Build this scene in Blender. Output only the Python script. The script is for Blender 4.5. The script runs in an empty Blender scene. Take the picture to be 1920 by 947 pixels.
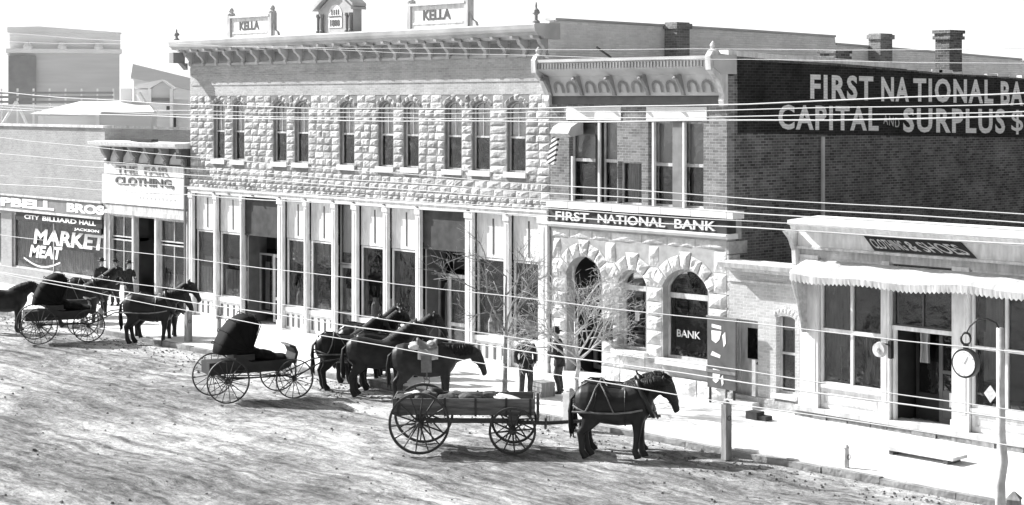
import bpy, bmesh, math, random
from mathutils import Vector, Matrix, noise
from mathutils.geometry import tessellate_polygon
random.seed(7)
R = math.radians
SC = bpy.context.scene
COL = SC.collection
# ------------------------------------------------------------------ camera, sky, sun, exposure
FPX = 3300.0                       # focal length in pixels of the 1920 px wide photograph
TH = math.atan(FPX / 3010.0)       # camera turned left of the facade normal
HC, DC = 8.0, 35.2                 # camera height and its distance from the facades (metres)
HOR = 192.0                        # pixel row of the horizon
CT, ST = math.cos(TH), math.sin(TH)
cam = bpy.data.cameras.new('camera'); camo = bpy.data.objects.new('camera', cam); COL.objects.link(camo)
cam.sensor_width = 36; cam.lens = FPX / 1920 * 36; cam.shift_y = -(473.5 - HOR) / 1920
cam.clip_start = .5; cam.clip_end = 4000
camo.location = (0, -DC, HC); camo.rotation_euler = (R(90), 0, TH)
SC.camera = camo
SUNDIR = Vector((1.27, .50, -.98)).normalized()      # the way the light travels
world = bpy.data.worlds.new('World'); SC.world = world; world.use_nodes = True
nt = world.node_tree; nt.nodes.clear()
sky = nt.nodes.new('ShaderNodeTexSky'); sky.sky_type = 'NISHITA'; sky.sun_disc = False
sky.sun_elevation = math.asin(-SUNDIR.z); sky.sun_rotation = math.atan2(-SUNDIR.x, -SUNDIR.y)
sky.air_density = 1.0; sky.dust_density = 3.0
bw = nt.nodes.new('ShaderNodeRGBToBW'); bg = nt.nodes.new('ShaderNodeBackground'); wo = nt.nodes.new('ShaderNodeOutputWorld')
# bright band added low over the horizon to whiten it; sky without colour
wtc = nt.nodes.new('ShaderNodeTexCoord'); wsp = nt.nodes.new('ShaderNodeSeparateXYZ'); nt.links.new(wtc.outputs['Generated'], wsp.inputs[0])
wab = nt.nodes.new('ShaderNodeMath'); wab.operation = 'ABSOLUTE'; nt.links.new(wsp.outputs[2], wab.inputs[0])
wmr = nt.nodes.new('ShaderNodeMapRange'); nt.links.new(wab.outputs[0], wmr.inputs['Value'])
for k_, v_ in zip(('From Min', 'From Max', 'To Min', 'To Max'), (.08, .22, 6.5, 0)): wmr.inputs[k_].default_value = v_
wmx = nt.nodes.new('ShaderNodeMath'); wmx.operation = 'MAXIMUM'
nt.links.new(sky.outputs[0], bw.inputs[0]); nt.links.new(bw.outputs[0], wmx.inputs[0]); nt.links.new(wmr.outputs[0], wmx.inputs[1])
nt.links.new(wmx.outputs[0], bg.inputs[0]); nt.links.new(bg.outputs[0], wo.inputs[0])
bg.inputs[1].default_value = .10
sl = bpy.data.lights.new('sun', 'SUN'); sl.energy = 5.0; sl.angle = R(.5); sl.color = (1, 1, 1)
so = bpy.data.objects.new('sun', sl); COL.objects.link(so); so.location = (-40, -20, 60)
so.rotation_euler = SUNDIR.to_track_quat('-Z', 'Y').to_euler()
SC.view_settings.view_transform = 'Standard'; SC.view_settings.look = 'None'
SC.view_settings.exposure = .92; SC.view_settings.gamma = 1
SC.cycles.max_bounces = 5; SC.cycles.transparent_max_bounces = 12

# ------------------------------------------------------------------ measuring from the photograph
def ray(px, py):
    u, v = (px - 960) / FPX, (HOR - py) / FPX
    return Vector((-ST + u * CT, CT + u * ST, v))
def onY(px, py, Y=0.0):
    d = ray(px, py); t = (Y + DC) / d.y; return (d.x * t, HC + d.z * t)
def onX(px, py, X):
    d = ray(px, py); t = X / d.x; return (-DC + d.y * t, HC + d.z * t)
def onZ(px, py, Z=0.0):
    d = ray(px, py); t = (Z - HC) / d.z; return (d.x * t, -DC + d.y * t)
def atD(px, py, dist):
    d = ray(px, py) * dist; return Vector((d.x, d.y - DC, HC + d.z))
def fX(px, Y=0.0): return onY(px, 192, Y)[0]
def fZ(px, py, Y=0.0): return onY(px, py, Y)[1]

# ------------------------------------------------------------------ materials (the photograph is black and white)
MATS = {}
def pm(name, c, rough=.85, var=.18, scale=2.0, bump=0.0, bscale=20.0, metal=0.0, spec=.3, stain=0.0, stretch=(1, 1, 1), detail=6, island=0.0):
    m = bpy.data.materials.new(name); m.use_nodes = True; n = m.node_tree; b = n.nodes['Principled BSDF']
    b.inputs['Roughness'].default_value = rough; b.inputs['Metallic'].default_value = metal
    b.inputs['Specular IOR Level'].default_value = spec
    tc = n.nodes.new('ShaderNodeTexCoord'); mp = n.nodes.new('ShaderNodeMapping'); mp.inputs['Scale'].default_value = stretch
    n.links.new(tc.outputs['Object'], mp.inputs[0])
    t = n.nodes.new('ShaderNodeTexNoise'); t.inputs['Scale'].default_value = scale; t.inputs['Detail'].default_value = detail
    n.links.new(mp.outputs[0], t.inputs['Vector'])
    r = n.nodes.new('ShaderNodeMapRange'); r.inputs['From Min'].default_value = .3; r.inputs['From Max'].default_value = .7
    r.inputs['To Min'].default_value = c * (1 - var); r.inputs['To Max'].default_value = min(.9, c * (1 + var))
    n.links.new(t.outputs['Fac'], r.inputs['Value'])
    out = r.outputs[0]
    if stain:
        t2 = n.nodes.new('ShaderNodeTexNoise'); t2.inputs['Scale'].default_value = scale * .35; t2.inputs['Detail'].default_value = 8
        n.links.new(mp.outputs[0], t2.inputs['Vector'])
        r2 = n.nodes.new('ShaderNodeMapRange'); r2.inputs['From Min'].default_value = .35; r2.inputs['From Max'].default_value = .6
        r2.inputs['To Min'].default_value = 1 - stain; r2.inputs['To Max'].default_value = 1
        n.links.new(t2.outputs['Fac'], r2.inputs['Value'])
        mu = n.nodes.new('ShaderNodeMath'); mu.operation = 'MULTIPLY'; n.links.new(out, mu.inputs[0]); n.links.new(r2.outputs[0], mu.inputs[1]); out = mu.outputs[0]
    if island:          # every separate stone its own tone
        ge = n.nodes.new('ShaderNodeNewGeometry'); r4 = n.nodes.new('ShaderNodeMapRange'); r4.inputs['To Min'].default_value = 1 - island; r4.inputs['To Max'].default_value = 1 + island * .5
        n.links.new(ge.outputs['Random Per Island'], r4.inputs['Value'])
        m4 = n.nodes.new('ShaderNodeMath'); m4.operation = 'MULTIPLY'; n.links.new(out, m4.inputs[0]); n.links.new(r4.outputs[0], m4.inputs[1]); out = m4.outputs[0]
    n.links.new(out, b.inputs['Base Color'])
    if bump:
        t3 = n.nodes.new('ShaderNodeTexNoise'); t3.inputs['Scale'].default_value = bscale; t3.inputs['Detail'].default_value = 8
        n.links.new(mp.outputs[0], t3.inputs['Vector'])
        bp = n.nodes.new('ShaderNodeBump'); bp.inputs['Strength'].default_value = 1; bp.inputs['Distance'].default_value = bump
        n.links.new(t3.outputs['Fac'], bp.inputs['Height']); n.links.new(bp.outputs[0], b.inputs['Normal'])
    MATS[name] = m; return m
def brick(name, c1, c2, mortar, bw=.22, bh=.075, bump=.012, stain=.25):
    m = bpy.data.materials.new(name); m.use_nodes = True; n = m.node_tree; b = n.nodes['Principled BSDF']
    b.inputs['Roughness'].default_value = .9; b.inputs['Specular IOR Level'].default_value = .2
    tc = n.nodes.new('ShaderNodeTexCoord'); sp = n.nodes.new('ShaderNodeSeparateXYZ'); n.links.new(tc.outputs['Object'], sp.inputs[0])
    ad = n.nodes.new('ShaderNodeMath'); n.links.new(sp.outputs[0], ad.inputs[0]); n.links.new(sp.outputs[1], ad.inputs[1])
    cb = n.nodes.new('ShaderNodeCombineXYZ'); n.links.new(ad.outputs[0], cb.inputs[0]); n.links.new(sp.outputs[2], cb.inputs[1])
    t = n.nodes.new('ShaderNodeTexBrick'); n.links.new(cb.outputs[0], t.inputs['Vector'])
    t.inputs['Scale'].default_value = 1; t.inputs['Brick Width'].default_value = bw; t.inputs['Row Height'].default_value = bh
    t.inputs['Mortar Size'].default_value = .008; t.inputs['Mortar Smooth'].default_value = .3
    t.inputs['Color1'].default_value = (c1, c1, c1, 1); t.inputs['Color2'].default_value = (c2, c2, c2, 1); t.inputs['Mortar'].default_value = (mortar, mortar, mortar, 1)
    t2 = n.nodes.new('ShaderNodeTexNoise'); t2.inputs['Scale'].default_value = .9; t2.inputs['Detail'].default_value = 10; t2.inputs['Roughness'].default_value = .7
    n.links.new(tc.outputs['Object'], t2.inputs['Vector'])
    r2 = n.nodes.new('ShaderNodeMapRange'); r2.inputs['From Min'].default_value = .3; r2.inputs['From Max'].default_value = .65
    r2.inputs['To Min'].default_value = 1 - stain; r2.inputs['To Max'].default_value = 1 + stain
    n.links.new(t2.outputs['Fac'], r2.inputs['Value'])
    mx = n.nodes.new('ShaderNodeVectorMath'); mx.operation = 'SCALE'; n.links.new(t.outputs['Color'], mx.inputs[0]); n.links.new(r2.outputs[0], mx.inputs['Scale'])
    n.links.new(mx.outputs[0], b.inputs['Base Color'])
    t3 = n.nodes.new('ShaderNodeTexNoise'); t3.inputs['Scale'].default_value = 14; n.links.new(tc.outputs['Object'], t3.inputs['Vector'])
    s = n.nodes.new('ShaderNodeMath'); s.operation = 'MULTIPLY_ADD'; n.links.new(t.outputs['Fac'], s.inputs[0]); s.inputs[1].default_value = -1; n.links.new(t3.outputs['Fac'], s.inputs[2])
    bp = n.nodes.new('ShaderNodeBump'); bp.inputs['Strength'].default_value = 1; bp.inputs['Distance'].default_value = bump
    n.links.new(s.outputs[0], bp.inputs['Height']); n.links.new(bp.outputs[0], b.inputs['Normal'])
    MATS[name] = m; return m
def glassmat(name, tint=.55):
    m = bpy.data.materials.new(name); m.use_nodes = True; n = m.node_tree; n.nodes.clear()
    o = n.nodes.new('ShaderNodeOutputMaterial'); mx = n.nodes.new('ShaderNodeMixShader'); fr = n.nodes.new('ShaderNodeFresnel'); fr.inputs[0].default_value = 1.85
    tr = n.nodes.new('ShaderNodeBsdfTransparent'); tr.inputs[0].default_value = (tint, tint, tint, 1)
    gl = n.nodes.new('ShaderNodeBsdfGlossy'); gl.inputs['Roughness'].default_value = .04; gl.inputs[0].default_value = (1, 1, 1, 1)
    tc = n.nodes.new('ShaderNodeTexCoord'); t = n.nodes.new('ShaderNodeTexNoise'); t.inputs['Scale'].default_value = 2.2; t.inputs['Detail'].default_value = 4
    n.links.new(tc.outputs['Object'], t.inputs['Vector'])
    bp = n.nodes.new('ShaderNodeBump'); bp.inputs['Distance'].default_value = .03; n.links.new(t.outputs['Fac'], bp.inputs['Height']); n.links.new(bp.outputs[0], gl.inputs['Normal'])
    n.links.new(fr.outputs[0], mx.inputs[0]); n.links.new(tr.outputs[0], mx.inputs[1]); n.links.new(gl.outputs[0], mx.inputs[2]); n.links.new(mx.outputs[0], o.inputs[0])
    MATS[name] = m; return m
STONE = pm('pale limestone', .51, .9, .25, 5, .03, 14, stain=.25, island=.26)
STONE_B = pm('bank limestone', .66, .9, .2, 5, .03, 12, stain=.2, island=.16)
JOINT_B = pm('pale mortar', .36, .95, .2, 4)
LETTERB = brick('white painted brick', .89, .82, .72, stain=.08)
STONE_D = pm('dressed limestone', .70, .9, .1, 3, .006, 20, stain=.1)
JOINT = pm('stone joint mortar', .22, .95, .2, 4)
BR_PALE = brick('pale brick', .42, .33, .5, stain=.2)
BR_SIDE = brick('haze-paled side wall brick', .84, .72, .84, stain=.12)  # brick paled to stand in for hazy fading over the shaded wall
BR_DARK = brick('dark brick', .15, .055, .26, stain=.45)
BR_FRONT = brick('bank front brick', .24, .13, .32, stain=.35)
BR_MID = brick('red brick', .26, .15, .36, stain=.3)
BR_LOW = brick('washed brick', .50, .38, .6, stain=.2)
BR_CAMP = brick('weathered brick', .36, .30, .4, stain=.15)
CORN = pm('painted sheet metal', .50, .6, .12, 2, .004, 20, stain=.25)
CORN_D = pm('grey sheet metal', .26, .6, .2, 2, .004, 20, stain=.25)
WHITE = pm('white paint', .74, .7, .12, 5, .004, 30, stain=.22, stretch=(2.5, 2.5, .6))
CREAM = pm('aged white paint', .58, .7, .18, 5, .005, 30, stain=.32, stretch=(2.5, 2.5, .6))
GREY = pm('grey paint', .20, .6, .2, 3, .002, 30)
MIDG = pm('mid grey paint', .10, .6, .2, 3, .002, 30)
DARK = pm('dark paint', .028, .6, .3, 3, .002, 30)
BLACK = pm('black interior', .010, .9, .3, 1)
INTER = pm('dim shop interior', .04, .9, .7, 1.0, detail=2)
BLIND = pm('window blind', .84, .9, .12, 6, stretch=(3, 3, .3))
CURT = pm('lace curtain', .42, .9, .5, 9, stretch=(4, 4, .2))
GLASS = glassmat('window glass', .7)
GLASS_D = glassmat('smoky window glass', .6)
GLASS_C = glassmat('clear window glass', .95)
WOOD_G = pm('grey weathered wagon boards', .17, .85, .45, 5, .008, 30, stretch=(.4, 3, 3), stain=.4)
WOOD_D = pm('dark wagon wood', .11, .8, .45, 5, .006, 30, stretch=(.4, 3, 3))
WOOD = pm('weathered wood', .28, .85, .3, 5, .01, 25, stretch=(3, 3, .5), stain=.3)
WOOD_W = pm('whitewashed wood', .62, .85, .2, 5, .006, 25, stain=.3)
IRON = pm('black iron', .02, .5, .3, 8, spec=.5)
WHEELP = pm('wheel paint', .035, .55, .4, 8, spec=.4)
LEATH = pm('black leather', .014, .45, .4, 6, .004, 20, spec=.4)
HOODM = pm('black oilcloth', .008, .8, .3, 4, .004, 20, spec=.12)
LEATH_B = pm('worn leather', .16, .6, .4, 7, .004, 20)
HAIR_D = pm('dark bay horse coat', .015, .44, .6, 4, .002, 25, spec=.3)
HAIR_B = pm('black horse coat', .008, .42, .6, 4, .002, 25, spec=.3)
HAIR_C = pm('brown horse coat', .018, .46, .55, 4, .002, 25, spec=.3)
MANE = pm('horse mane', .006, .6, .4, 20, .01, 40)
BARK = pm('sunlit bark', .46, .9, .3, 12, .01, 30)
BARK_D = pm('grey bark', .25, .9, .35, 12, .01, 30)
WIRE = pm('weathered wire', .46, .6, .1, 2)
SKIN = pm('skin', .36, .6, .1, 5)
SUIT = pm('dark suit cloth', .028, .9, .4, 8, .03, 9)
TROU = pm('dark trouser cloth', .05, .9, .4, 8, .03, 9)
CLOTH = pm('canvas', .50, .9, .2, 3, .03, 4, stain=.2, stretch=(2, 1, .4))
ROOFT = pm('tarred roof', .12, .9, .3, 1)
PALE = pm('haze-toned grey boards', .60, .9, .08, .6, stretch=(.3, .3, 3))  # far-off boards paled in the colour in place of haze
PALE2 = pm('haze-toned pale boards', .80, .9, .1, .5, stretch=(.3, .3, 4))  # paled the same way for distance haze
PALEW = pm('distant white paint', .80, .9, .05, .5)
PAINTB = brick('black painted brick', .030, .012, .055, stain=.6)
LETTER = pm('white sign paint', .82, .8, .06, 4)
LGREY = pm('faded sign paint', .5, .8, .3, 8)
SACK = pm('burlap sacks', .10, .95, .6, 5, .02, 12)
SNOW = pm('pale bundle cloth', .6, .95, .2, 5, .01, 12)

# ------------------------------------------------------------------ object helpers
ROOTM = {}
def pane(pts, mat, parent, name='pane'):
    g = MB(); g.face(pts); return g.build(name, mat, parent, fix=False)
def setp(o, label=None, cat=None, group=None, kind=None):
    if label: o['label'] = label
    if cat: o['category'] = cat
    if group: o['group'] = group
    if kind: o['kind'] = kind
    return o
def thing(name, label, cat, loc=(0, 0, 0), rz=0.0, group=None):
    o = bpy.data.objects.new(name, None); COL.objects.link(o); o.empty_display_size = .3
    o.location = loc; o.rotation_euler = (0, 0, rz)
    ROOTM[o] = Matrix.Translation(Vector(loc)) @ Matrix.Rotation(rz, 4, 'Z')
    return setp(o, label, cat, group)
class MB:
    def __init__(s): s.bm = bmesh.new()
    def face(s, pts):
        try: return s.bm.faces.new([s.bm.verts.new(p) for p in pts])
        except ValueError: return None
    def hexa(s, p):
        v = [s.bm.verts.new(q) for q in p]
        for f in ((0, 3, 2, 1), (4, 5, 6, 7), (0, 1, 5, 4), (1, 2, 6, 5), (2, 3, 7, 6), (3, 0, 4, 7)): s.bm.faces.new([v[i] for i in f])
    def box(s, x0, x1, y0, y1, z0, z1, bev=0):
        if x0 > x1: x0, x1 = x1, x0
        if y0 > y1: y0, y1 = y1, y0
        if z0 > z1: z0, z1 = z1, z0
        s.hexa([(x0, y0, z0), (x1, y0, z0), (x1, y1, z0), (x0, y1, z0), (x0, y0, z1), (x1, y0, z1), (x1, y1, z1), (x0, y1, z1)]); return s
    def prism_y(s, pts, y0, y1):               # polygon in (x, z) run from y0 to y1
        a = [s.bm.verts.new((x, y0, z)) for x, z in pts]; b = [s.bm.verts.new((x, y1, z)) for x, z in pts]; n = len(pts)
        s.bm.faces.new(a); s.bm.faces.new(b[::-1])
        for i in range(n): s.bm.faces.new([a[i], b[i], b[(i + 1) % n], a[(i + 1) % n]])
        return s
    def prism_x(s, pts, x0, x1):               # polygon in (y, z) run from x0 to x1
        a = [s.bm.verts.new((x0, y, z)) for y, z in pts]; b = [s.bm.verts.new((x1, y, z)) for y, z in pts]; n = len(pts)
        s.bm.faces.new(a); s.bm.faces.new(b[::-1])
        for i in range(n): s.bm.faces.new([a[i], b[i], b[(i + 1) % n], a[(i + 1) % n]])
        return s
    def tube(s, pts, rad, seg=8, cap=True, lat=None):
        pts = [Vector(p) for p in pts]
        if not isinstance(rad, (list, tuple)): rad = [rad] * len(pts)
        rings = []; up = None
        for i, p in enumerate(pts):
            t = (pts[min(i + 1, len(pts) - 1)] - pts[max(i - 1, 0)])
            if t.length < 1e-9: t = Vector((0, 0, 1))
            t.normalize()
            if lat is not None: a = Vector(lat)
            else:
                if up is None: up = Vector((0, 0, 1)) if abs(t.z) < .9 else Vector((1, 0, 0))
                a = up
            a = a - t * a.dot(t); a.normalize(); b = t.cross(a); up = a if lat is None else up
            r = rad[i]; ra, rb = (r if isinstance(r, (list, tuple)) else (r, r))
            rings.append([s.bm.verts.new(p + a * ra * math.cos(2 * math.pi * k / seg) + b * rb * math.sin(2 * math.pi * k / seg)) for k in range(seg)])
        for i in range(len(rings) - 1):
            for k in range(seg): s.bm.faces.new([rings[i][k], rings[i][(k + 1) % seg], rings[i + 1][(k + 1) % seg], rings[i + 1][k]])
        if cap: s.bm.faces.new(rings[0][::-1]); s.bm.faces.new(rings[-1])
        return s
    def blob(s, c, r, seg=10, rot=None):
        bmv = bmesh.ops.create_icosphere(s.bm, subdivisions=2, radius=1)['verts']
        rr = r if isinstance(r, (list, tuple)) else (r, r, r)
        for v in bmv:
            p = Vector((v.co.x * rr[0], v.co.y * rr[1], v.co.z * rr[2]))
            if rot: p = rot @ p
            v.co = p + Vector(c)
        return s
    def lathe(s, prof, c, seg=16):             # (radius, z) profile round a vertical axis
        rings = [[s.bm.verts.new((c[0] + r * math.cos(2 * math.pi * k / seg), c[1] + r * math.sin(2 * math.pi * k / seg), c[2] + z)) for k in range(seg)] for r, z in prof]
        for i in range(len(rings) - 1):
            for k in range(seg): s.bm.faces.new([rings[i][k], rings[i][(k + 1) % seg], rings[i + 1][(k + 1) % seg], rings[i + 1][k]])
        s.bm.faces.new(rings[0][::-1]); s.bm.faces.new(rings[-1]); return s
    def build(s, name, mat, parent=None, label=None, smooth=False, local=False, fix=True):
        if fix: bmesh.ops.recalc_face_normals(s.bm, faces=s.bm.faces)
        me = bpy.data.meshes.new(name); s.bm.to_mesh(me); s.bm.free()
        o = bpy.data.objects.new(name, me); COL.objects.link(o); me.materials.append(mat)
        if smooth: me.polygons.foreach_set('use_smooth', [True] * len(me.polygons))
        if parent is not None:
            root = parent
            while root.parent: root = root.parent
            o.parent = parent; M = ROOTM[root]
            if not local: me.transform(M.inverted())
        elif not local:                        # top-level mesh: origin to its base
            xs = [v.co for v in me.vertices]
            c = Vector(((min(v.x for v in xs) + max(v.x for v in xs)) / 2, (min(v.y for v in xs) + max(v.y for v in xs)) / 2, min(v.z for v in xs)))
            me.transform(Matrix.Translation(-c)); o.location = c
            ROOTM[o] = Matrix.Translation(c)
        if label: o['label'] = label
        return o
def kids(o): return [c for c in bpy.data.objects if c.parent == o]
def copy_tree(o, parent=None):
    c = o.copy(); COL.objects.link(c)
    if parent is not None: c.parent = parent
    for ch in kids(o): copy_tree(ch, c)
    return c
_txt = {}
def text_geo(s, weight=0.0, space=1.0):
    k = (s, weight, space)
    if k in _txt: return _txt[k]
    cu = bpy.data.curves.new('t', 'FONT'); cu.body = s; cu.size = 1; cu.extrude = .5; cu.offset = weight; cu.resolution_u = 3; cu.space_character = space
    o = bpy.data.objects.new('t', cu); COL.objects.link(o)
    dg = bpy.context.evaluated_depsgraph_get(); me = o.evaluated_get(dg).to_mesh()
    v = [(p.co.x, p.co.y, p.co.z) for p in me.vertices]; f = [tuple(p.vertices) for p in me.polygons]
    o.evaluated_get(dg).to_mesh_clear(); bpy.data.objects.remove(o)
    x0, x1 = min(p[0] for p in v), max(p[0] for p in v); y0, y1 = min(p[1] for p in v), max(p[1] for p in v)
    v = [((p[0] - x0) / (x1 - x0), (p[1] - y0) / (y1 - y0), 0 if p[2] < 0 else 1) for p in v]
    _txt[k] = (v, f); return _txt[k]
def put_text(mb, s, bl, br, tr, tl, n, thick=.012, weight=.01, space=1.0):
    v, f = text_geo(s, weight, space); bl, br, tr, tl, n = map(Vector, (bl, br, tr, tl, n))
    vs = []
    for x, y, z in v:
        p = (bl * (1 - x) + br * x) * (1 - y) + (tl * (1 - x) + tr * x) * y
        vs.append(mb.bm.verts.new(p + n * thick * z))
    for q in f:
        try: mb.bm.faces.new([vs[i] for i in q])
        except ValueError: pass
def text_on_wall(mb, s, x0, x1, z0, z1, y, slope=0.0, thick=.012, weight=.01, slant=0.0):
    put_text(mb, s, (x0, y, z0), (x1, y, z0 + slope), (x1 + slant, y, z1 + slope), (x0 + slant, y, z1), (0, -1, 0), thick, weight)
def arch(x0, x1, z0, zs, zt, n=10):            # outline of an opening with a curved head: spring zs, crown zt
    pts = [(x0, z0), (x1, z0)]; c = (x0 + x1) / 2; w = (x1 - x0) / 2; h = zt - zs
    rr = (w * w + h * h) / (2 * h); a0 = math.asin(min(1, w / rr))
    for i in range(n + 1):
        a = a0 - 2 * a0 * i / n
        pts.append((c + rr * math.sin(a), zt - rr + rr * math.cos(a)))
    return pts
def rect(x0, x1, z0, z1): return [(x0, z0), (x1, z0), (x1, z1), (x0, z1)]
def wall(mb, outer, holes, y, depth=.3):       # facade at y with openings and their reveals
    loops = [[Vector((p[0], p[1], 0)) for p in outer]] + [[Vector((p[0], p[1], 0)) for p in h] for h in holes]
    flat = [v for l in loops for v in l]
    vs = [mb.bm.verts.new((v.x, y, v.y)) for v in flat]
    for t in tessellate_polygon(loops):
        try: mb.bm.faces.new([vs[i] for i in t])
        except ValueError: pass
    i0 = 0
    for l in loops:
        n = len(l); back = [mb.bm.verts.new((v.x, y + depth, v.y)) for v in l]
        for i in range(n):
            j = (i + 1) % n
            mb.bm.faces.new([vs[i0 + i], vs[i0 + j], back[j], back[i]])
        i0 += n
    return mb
def rock(mb, q, y, proud=.06, n=4):            # one rock-faced stone: q = four (x, z) corners
    g = []; s = random.random() * 100
    for j in range(n + 1):
        row = []
        for i in range(n + 1):
            a, b = i / n, j / n
            x = (q[0][0] * (1 - a) + q[1][0] * a) * (1 - b) + (q[3][0] * (1 - a) + q[2][0] * a) * b
            z = (q[0][1] * (1 - a) + q[1][1] * a) * (1 - b) + (q[3][1] * (1 - a) + q[2][1] * a) * b
            e = min(1, 3.2 * min(a, 1 - a, b, 1 - b))
            d = e * proud * (.55 + .9 * noise.noise(Vector((x * 5 + s, z * 6, s))) + .35 * random.random())
            row.append(mb.bm.verts.new((x, y - .004 - max(0, d), z)))
        g.append(row)
    for j in range(n):
        for i in range(n): mb.bm.faces.new([g[j][i], g[j][i + 1], g[j + 1][i + 1], g[j + 1][i]])
def overl(x0, x1, z0, z1, zones):
    return any(x0 < b - .01 and x1 > a + .01 and z0 < d - .01 and z1 > c + .01 for a, b, c, d in zones)
def courses(mb, x0, x1, z0, z1, ch, bwid, zones, y, proud=.06, gap=.02):
    nz = round((z1 - z0) / ch); ch = (z1 - z0) / nz
    for k in range(nz):
        a, b = z0 + k * ch, z0 + (k + 1) * ch
        cuts = sorted([(max(x0, p), min(x1, q)) for p, q, c, d in zones if a < d - .01 and b > c + .01 and p < x1 and q > x0])
        segs = []; cur = x0
        for p, q in cuts:
            if p > cur: segs.append((cur, p))
            cur = max(cur, q)
        if cur < x1: segs.append((cur, x1))
        for p, q in segs:
            if q - p < .06: continue
            m = max(1, round((q - p) / bwid)); ws = [random.uniform(.7, 1.3) for _ in range(m)]; t = sum(ws); xx = p
            for i, w in enumerate(ws):
                x2 = xx + (q - p) * w / t
                rock(mb, [(xx + gap / 2, a + gap / 2), (x2 - gap / 2, a + gap / 2), (x2 - gap / 2, b - gap / 2), (xx + gap / 2, b - gap / 2)], y, proud)
                xx = x2
def voussoirs(mb, x0, x1, zs, zt, t, n, y, proud=.07):
    c = (x0 + x1) / 2; w = (x1 - x0) / 2; h = zt - zs; rr = (w * w + h * h) / (2 * h); a0 = math.asin(min(1, w / rr)); cz = zt - rr
    for i in range(n):
        a = -a0 + 2 * a0 * (i + .04) / n; b = -a0 + 2 * a0 * (i + .96) / n; tt = t * (1.25 if i == n // 2 and n % 2 else 1)
        P = lambda an, r: (c + r * math.sin(an), cz + r * math.cos(an))
        rock(mb, [P(a, rr + .01), P(b, rr + .01), P(b, rr + tt), P(a, rr + tt)], y, proud)
def frame_rect(mb, x0, x1, z0, z1, w, y0, y1, bottom=True):
    mb.box(x0, x0 + w, y0, y1, z0, z1); mb.box(x1 - w, x1, y0, y1, z0, z1)
    mb.box(x0 + w, x1 - w, y0 + .002, y1, z1 - w, z1)
    if bottom: mb.box(x0 + w, x1 - w, y0 + .002, y1, z0, z0 + w)
def window(parent, x0, x1, z0, z1, y, w=.06, rail=None, mull=(), blind=None, blind_x=None, glass=None, fm=None, depth=.5, curtain=None, name='window', label=None, back=None, railw=None):
    """frame > pane, blind, curtain and the dark room behind"""
    mb = MB(); frame_rect(mb, x0, x1, z0, z1, w, y, y + .08)
    if rail: mb.box(x0 + w, x1 - w, y - .004, y + .07, rail - (railw or w) / 2, rail + (railw or w) / 2)
    for m in mull:
        segs = [(z0 + w, z1 - w)] if not rail else [(z0 + w, rail - (railw or w) / 2), (rail + (railw or w) / 2, z1 - w)]
        for a, b in segs: mb.box(m - w * .4, m + w * .4, y + .004, y + .066, a, b)
    f = mb.build(name, fm or WHITE, parent, label)
    pane([(x0 + w, y + .04, z0 + w), (x1 - w, y + .04, z0 + w), (x1 - w, y + .04, z1 - w), (x0 + w, y + .04, z1 - w)], glass or GLASS, f)
    if blind is not None:
        bx = blind_x or (x0 + w, x1 - w)
        b = MB(); b.box(bx[0], bx[1], y + .09, y + .10, blind, z1 - w * .5); b.build('blind', BLIND, f)
    if curtain is not None:
        c = MB()
        for (a, b, za, zb) in curtain:
            n = max(6, int((b - a) / .05)); pr = None
            for i in range(n + 1):
                xx = a + (b - a) * i / n; yy = y + .16 + .03 * math.sin(i * 1.7)
                cur = [c.bm.verts.new((xx, yy, za)), c.bm.verts.new((xx, yy, zb))]
                if pr: c.bm.faces.new([pr[0], cur[0], cur[1], pr[1]])
                pr = cur
        c.build('curtain', CURT, f)
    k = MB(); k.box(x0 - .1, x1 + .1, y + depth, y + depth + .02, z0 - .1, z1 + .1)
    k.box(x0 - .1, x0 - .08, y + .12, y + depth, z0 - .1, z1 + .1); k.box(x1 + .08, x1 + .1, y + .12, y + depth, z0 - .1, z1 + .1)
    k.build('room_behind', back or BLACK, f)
    return f
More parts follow.
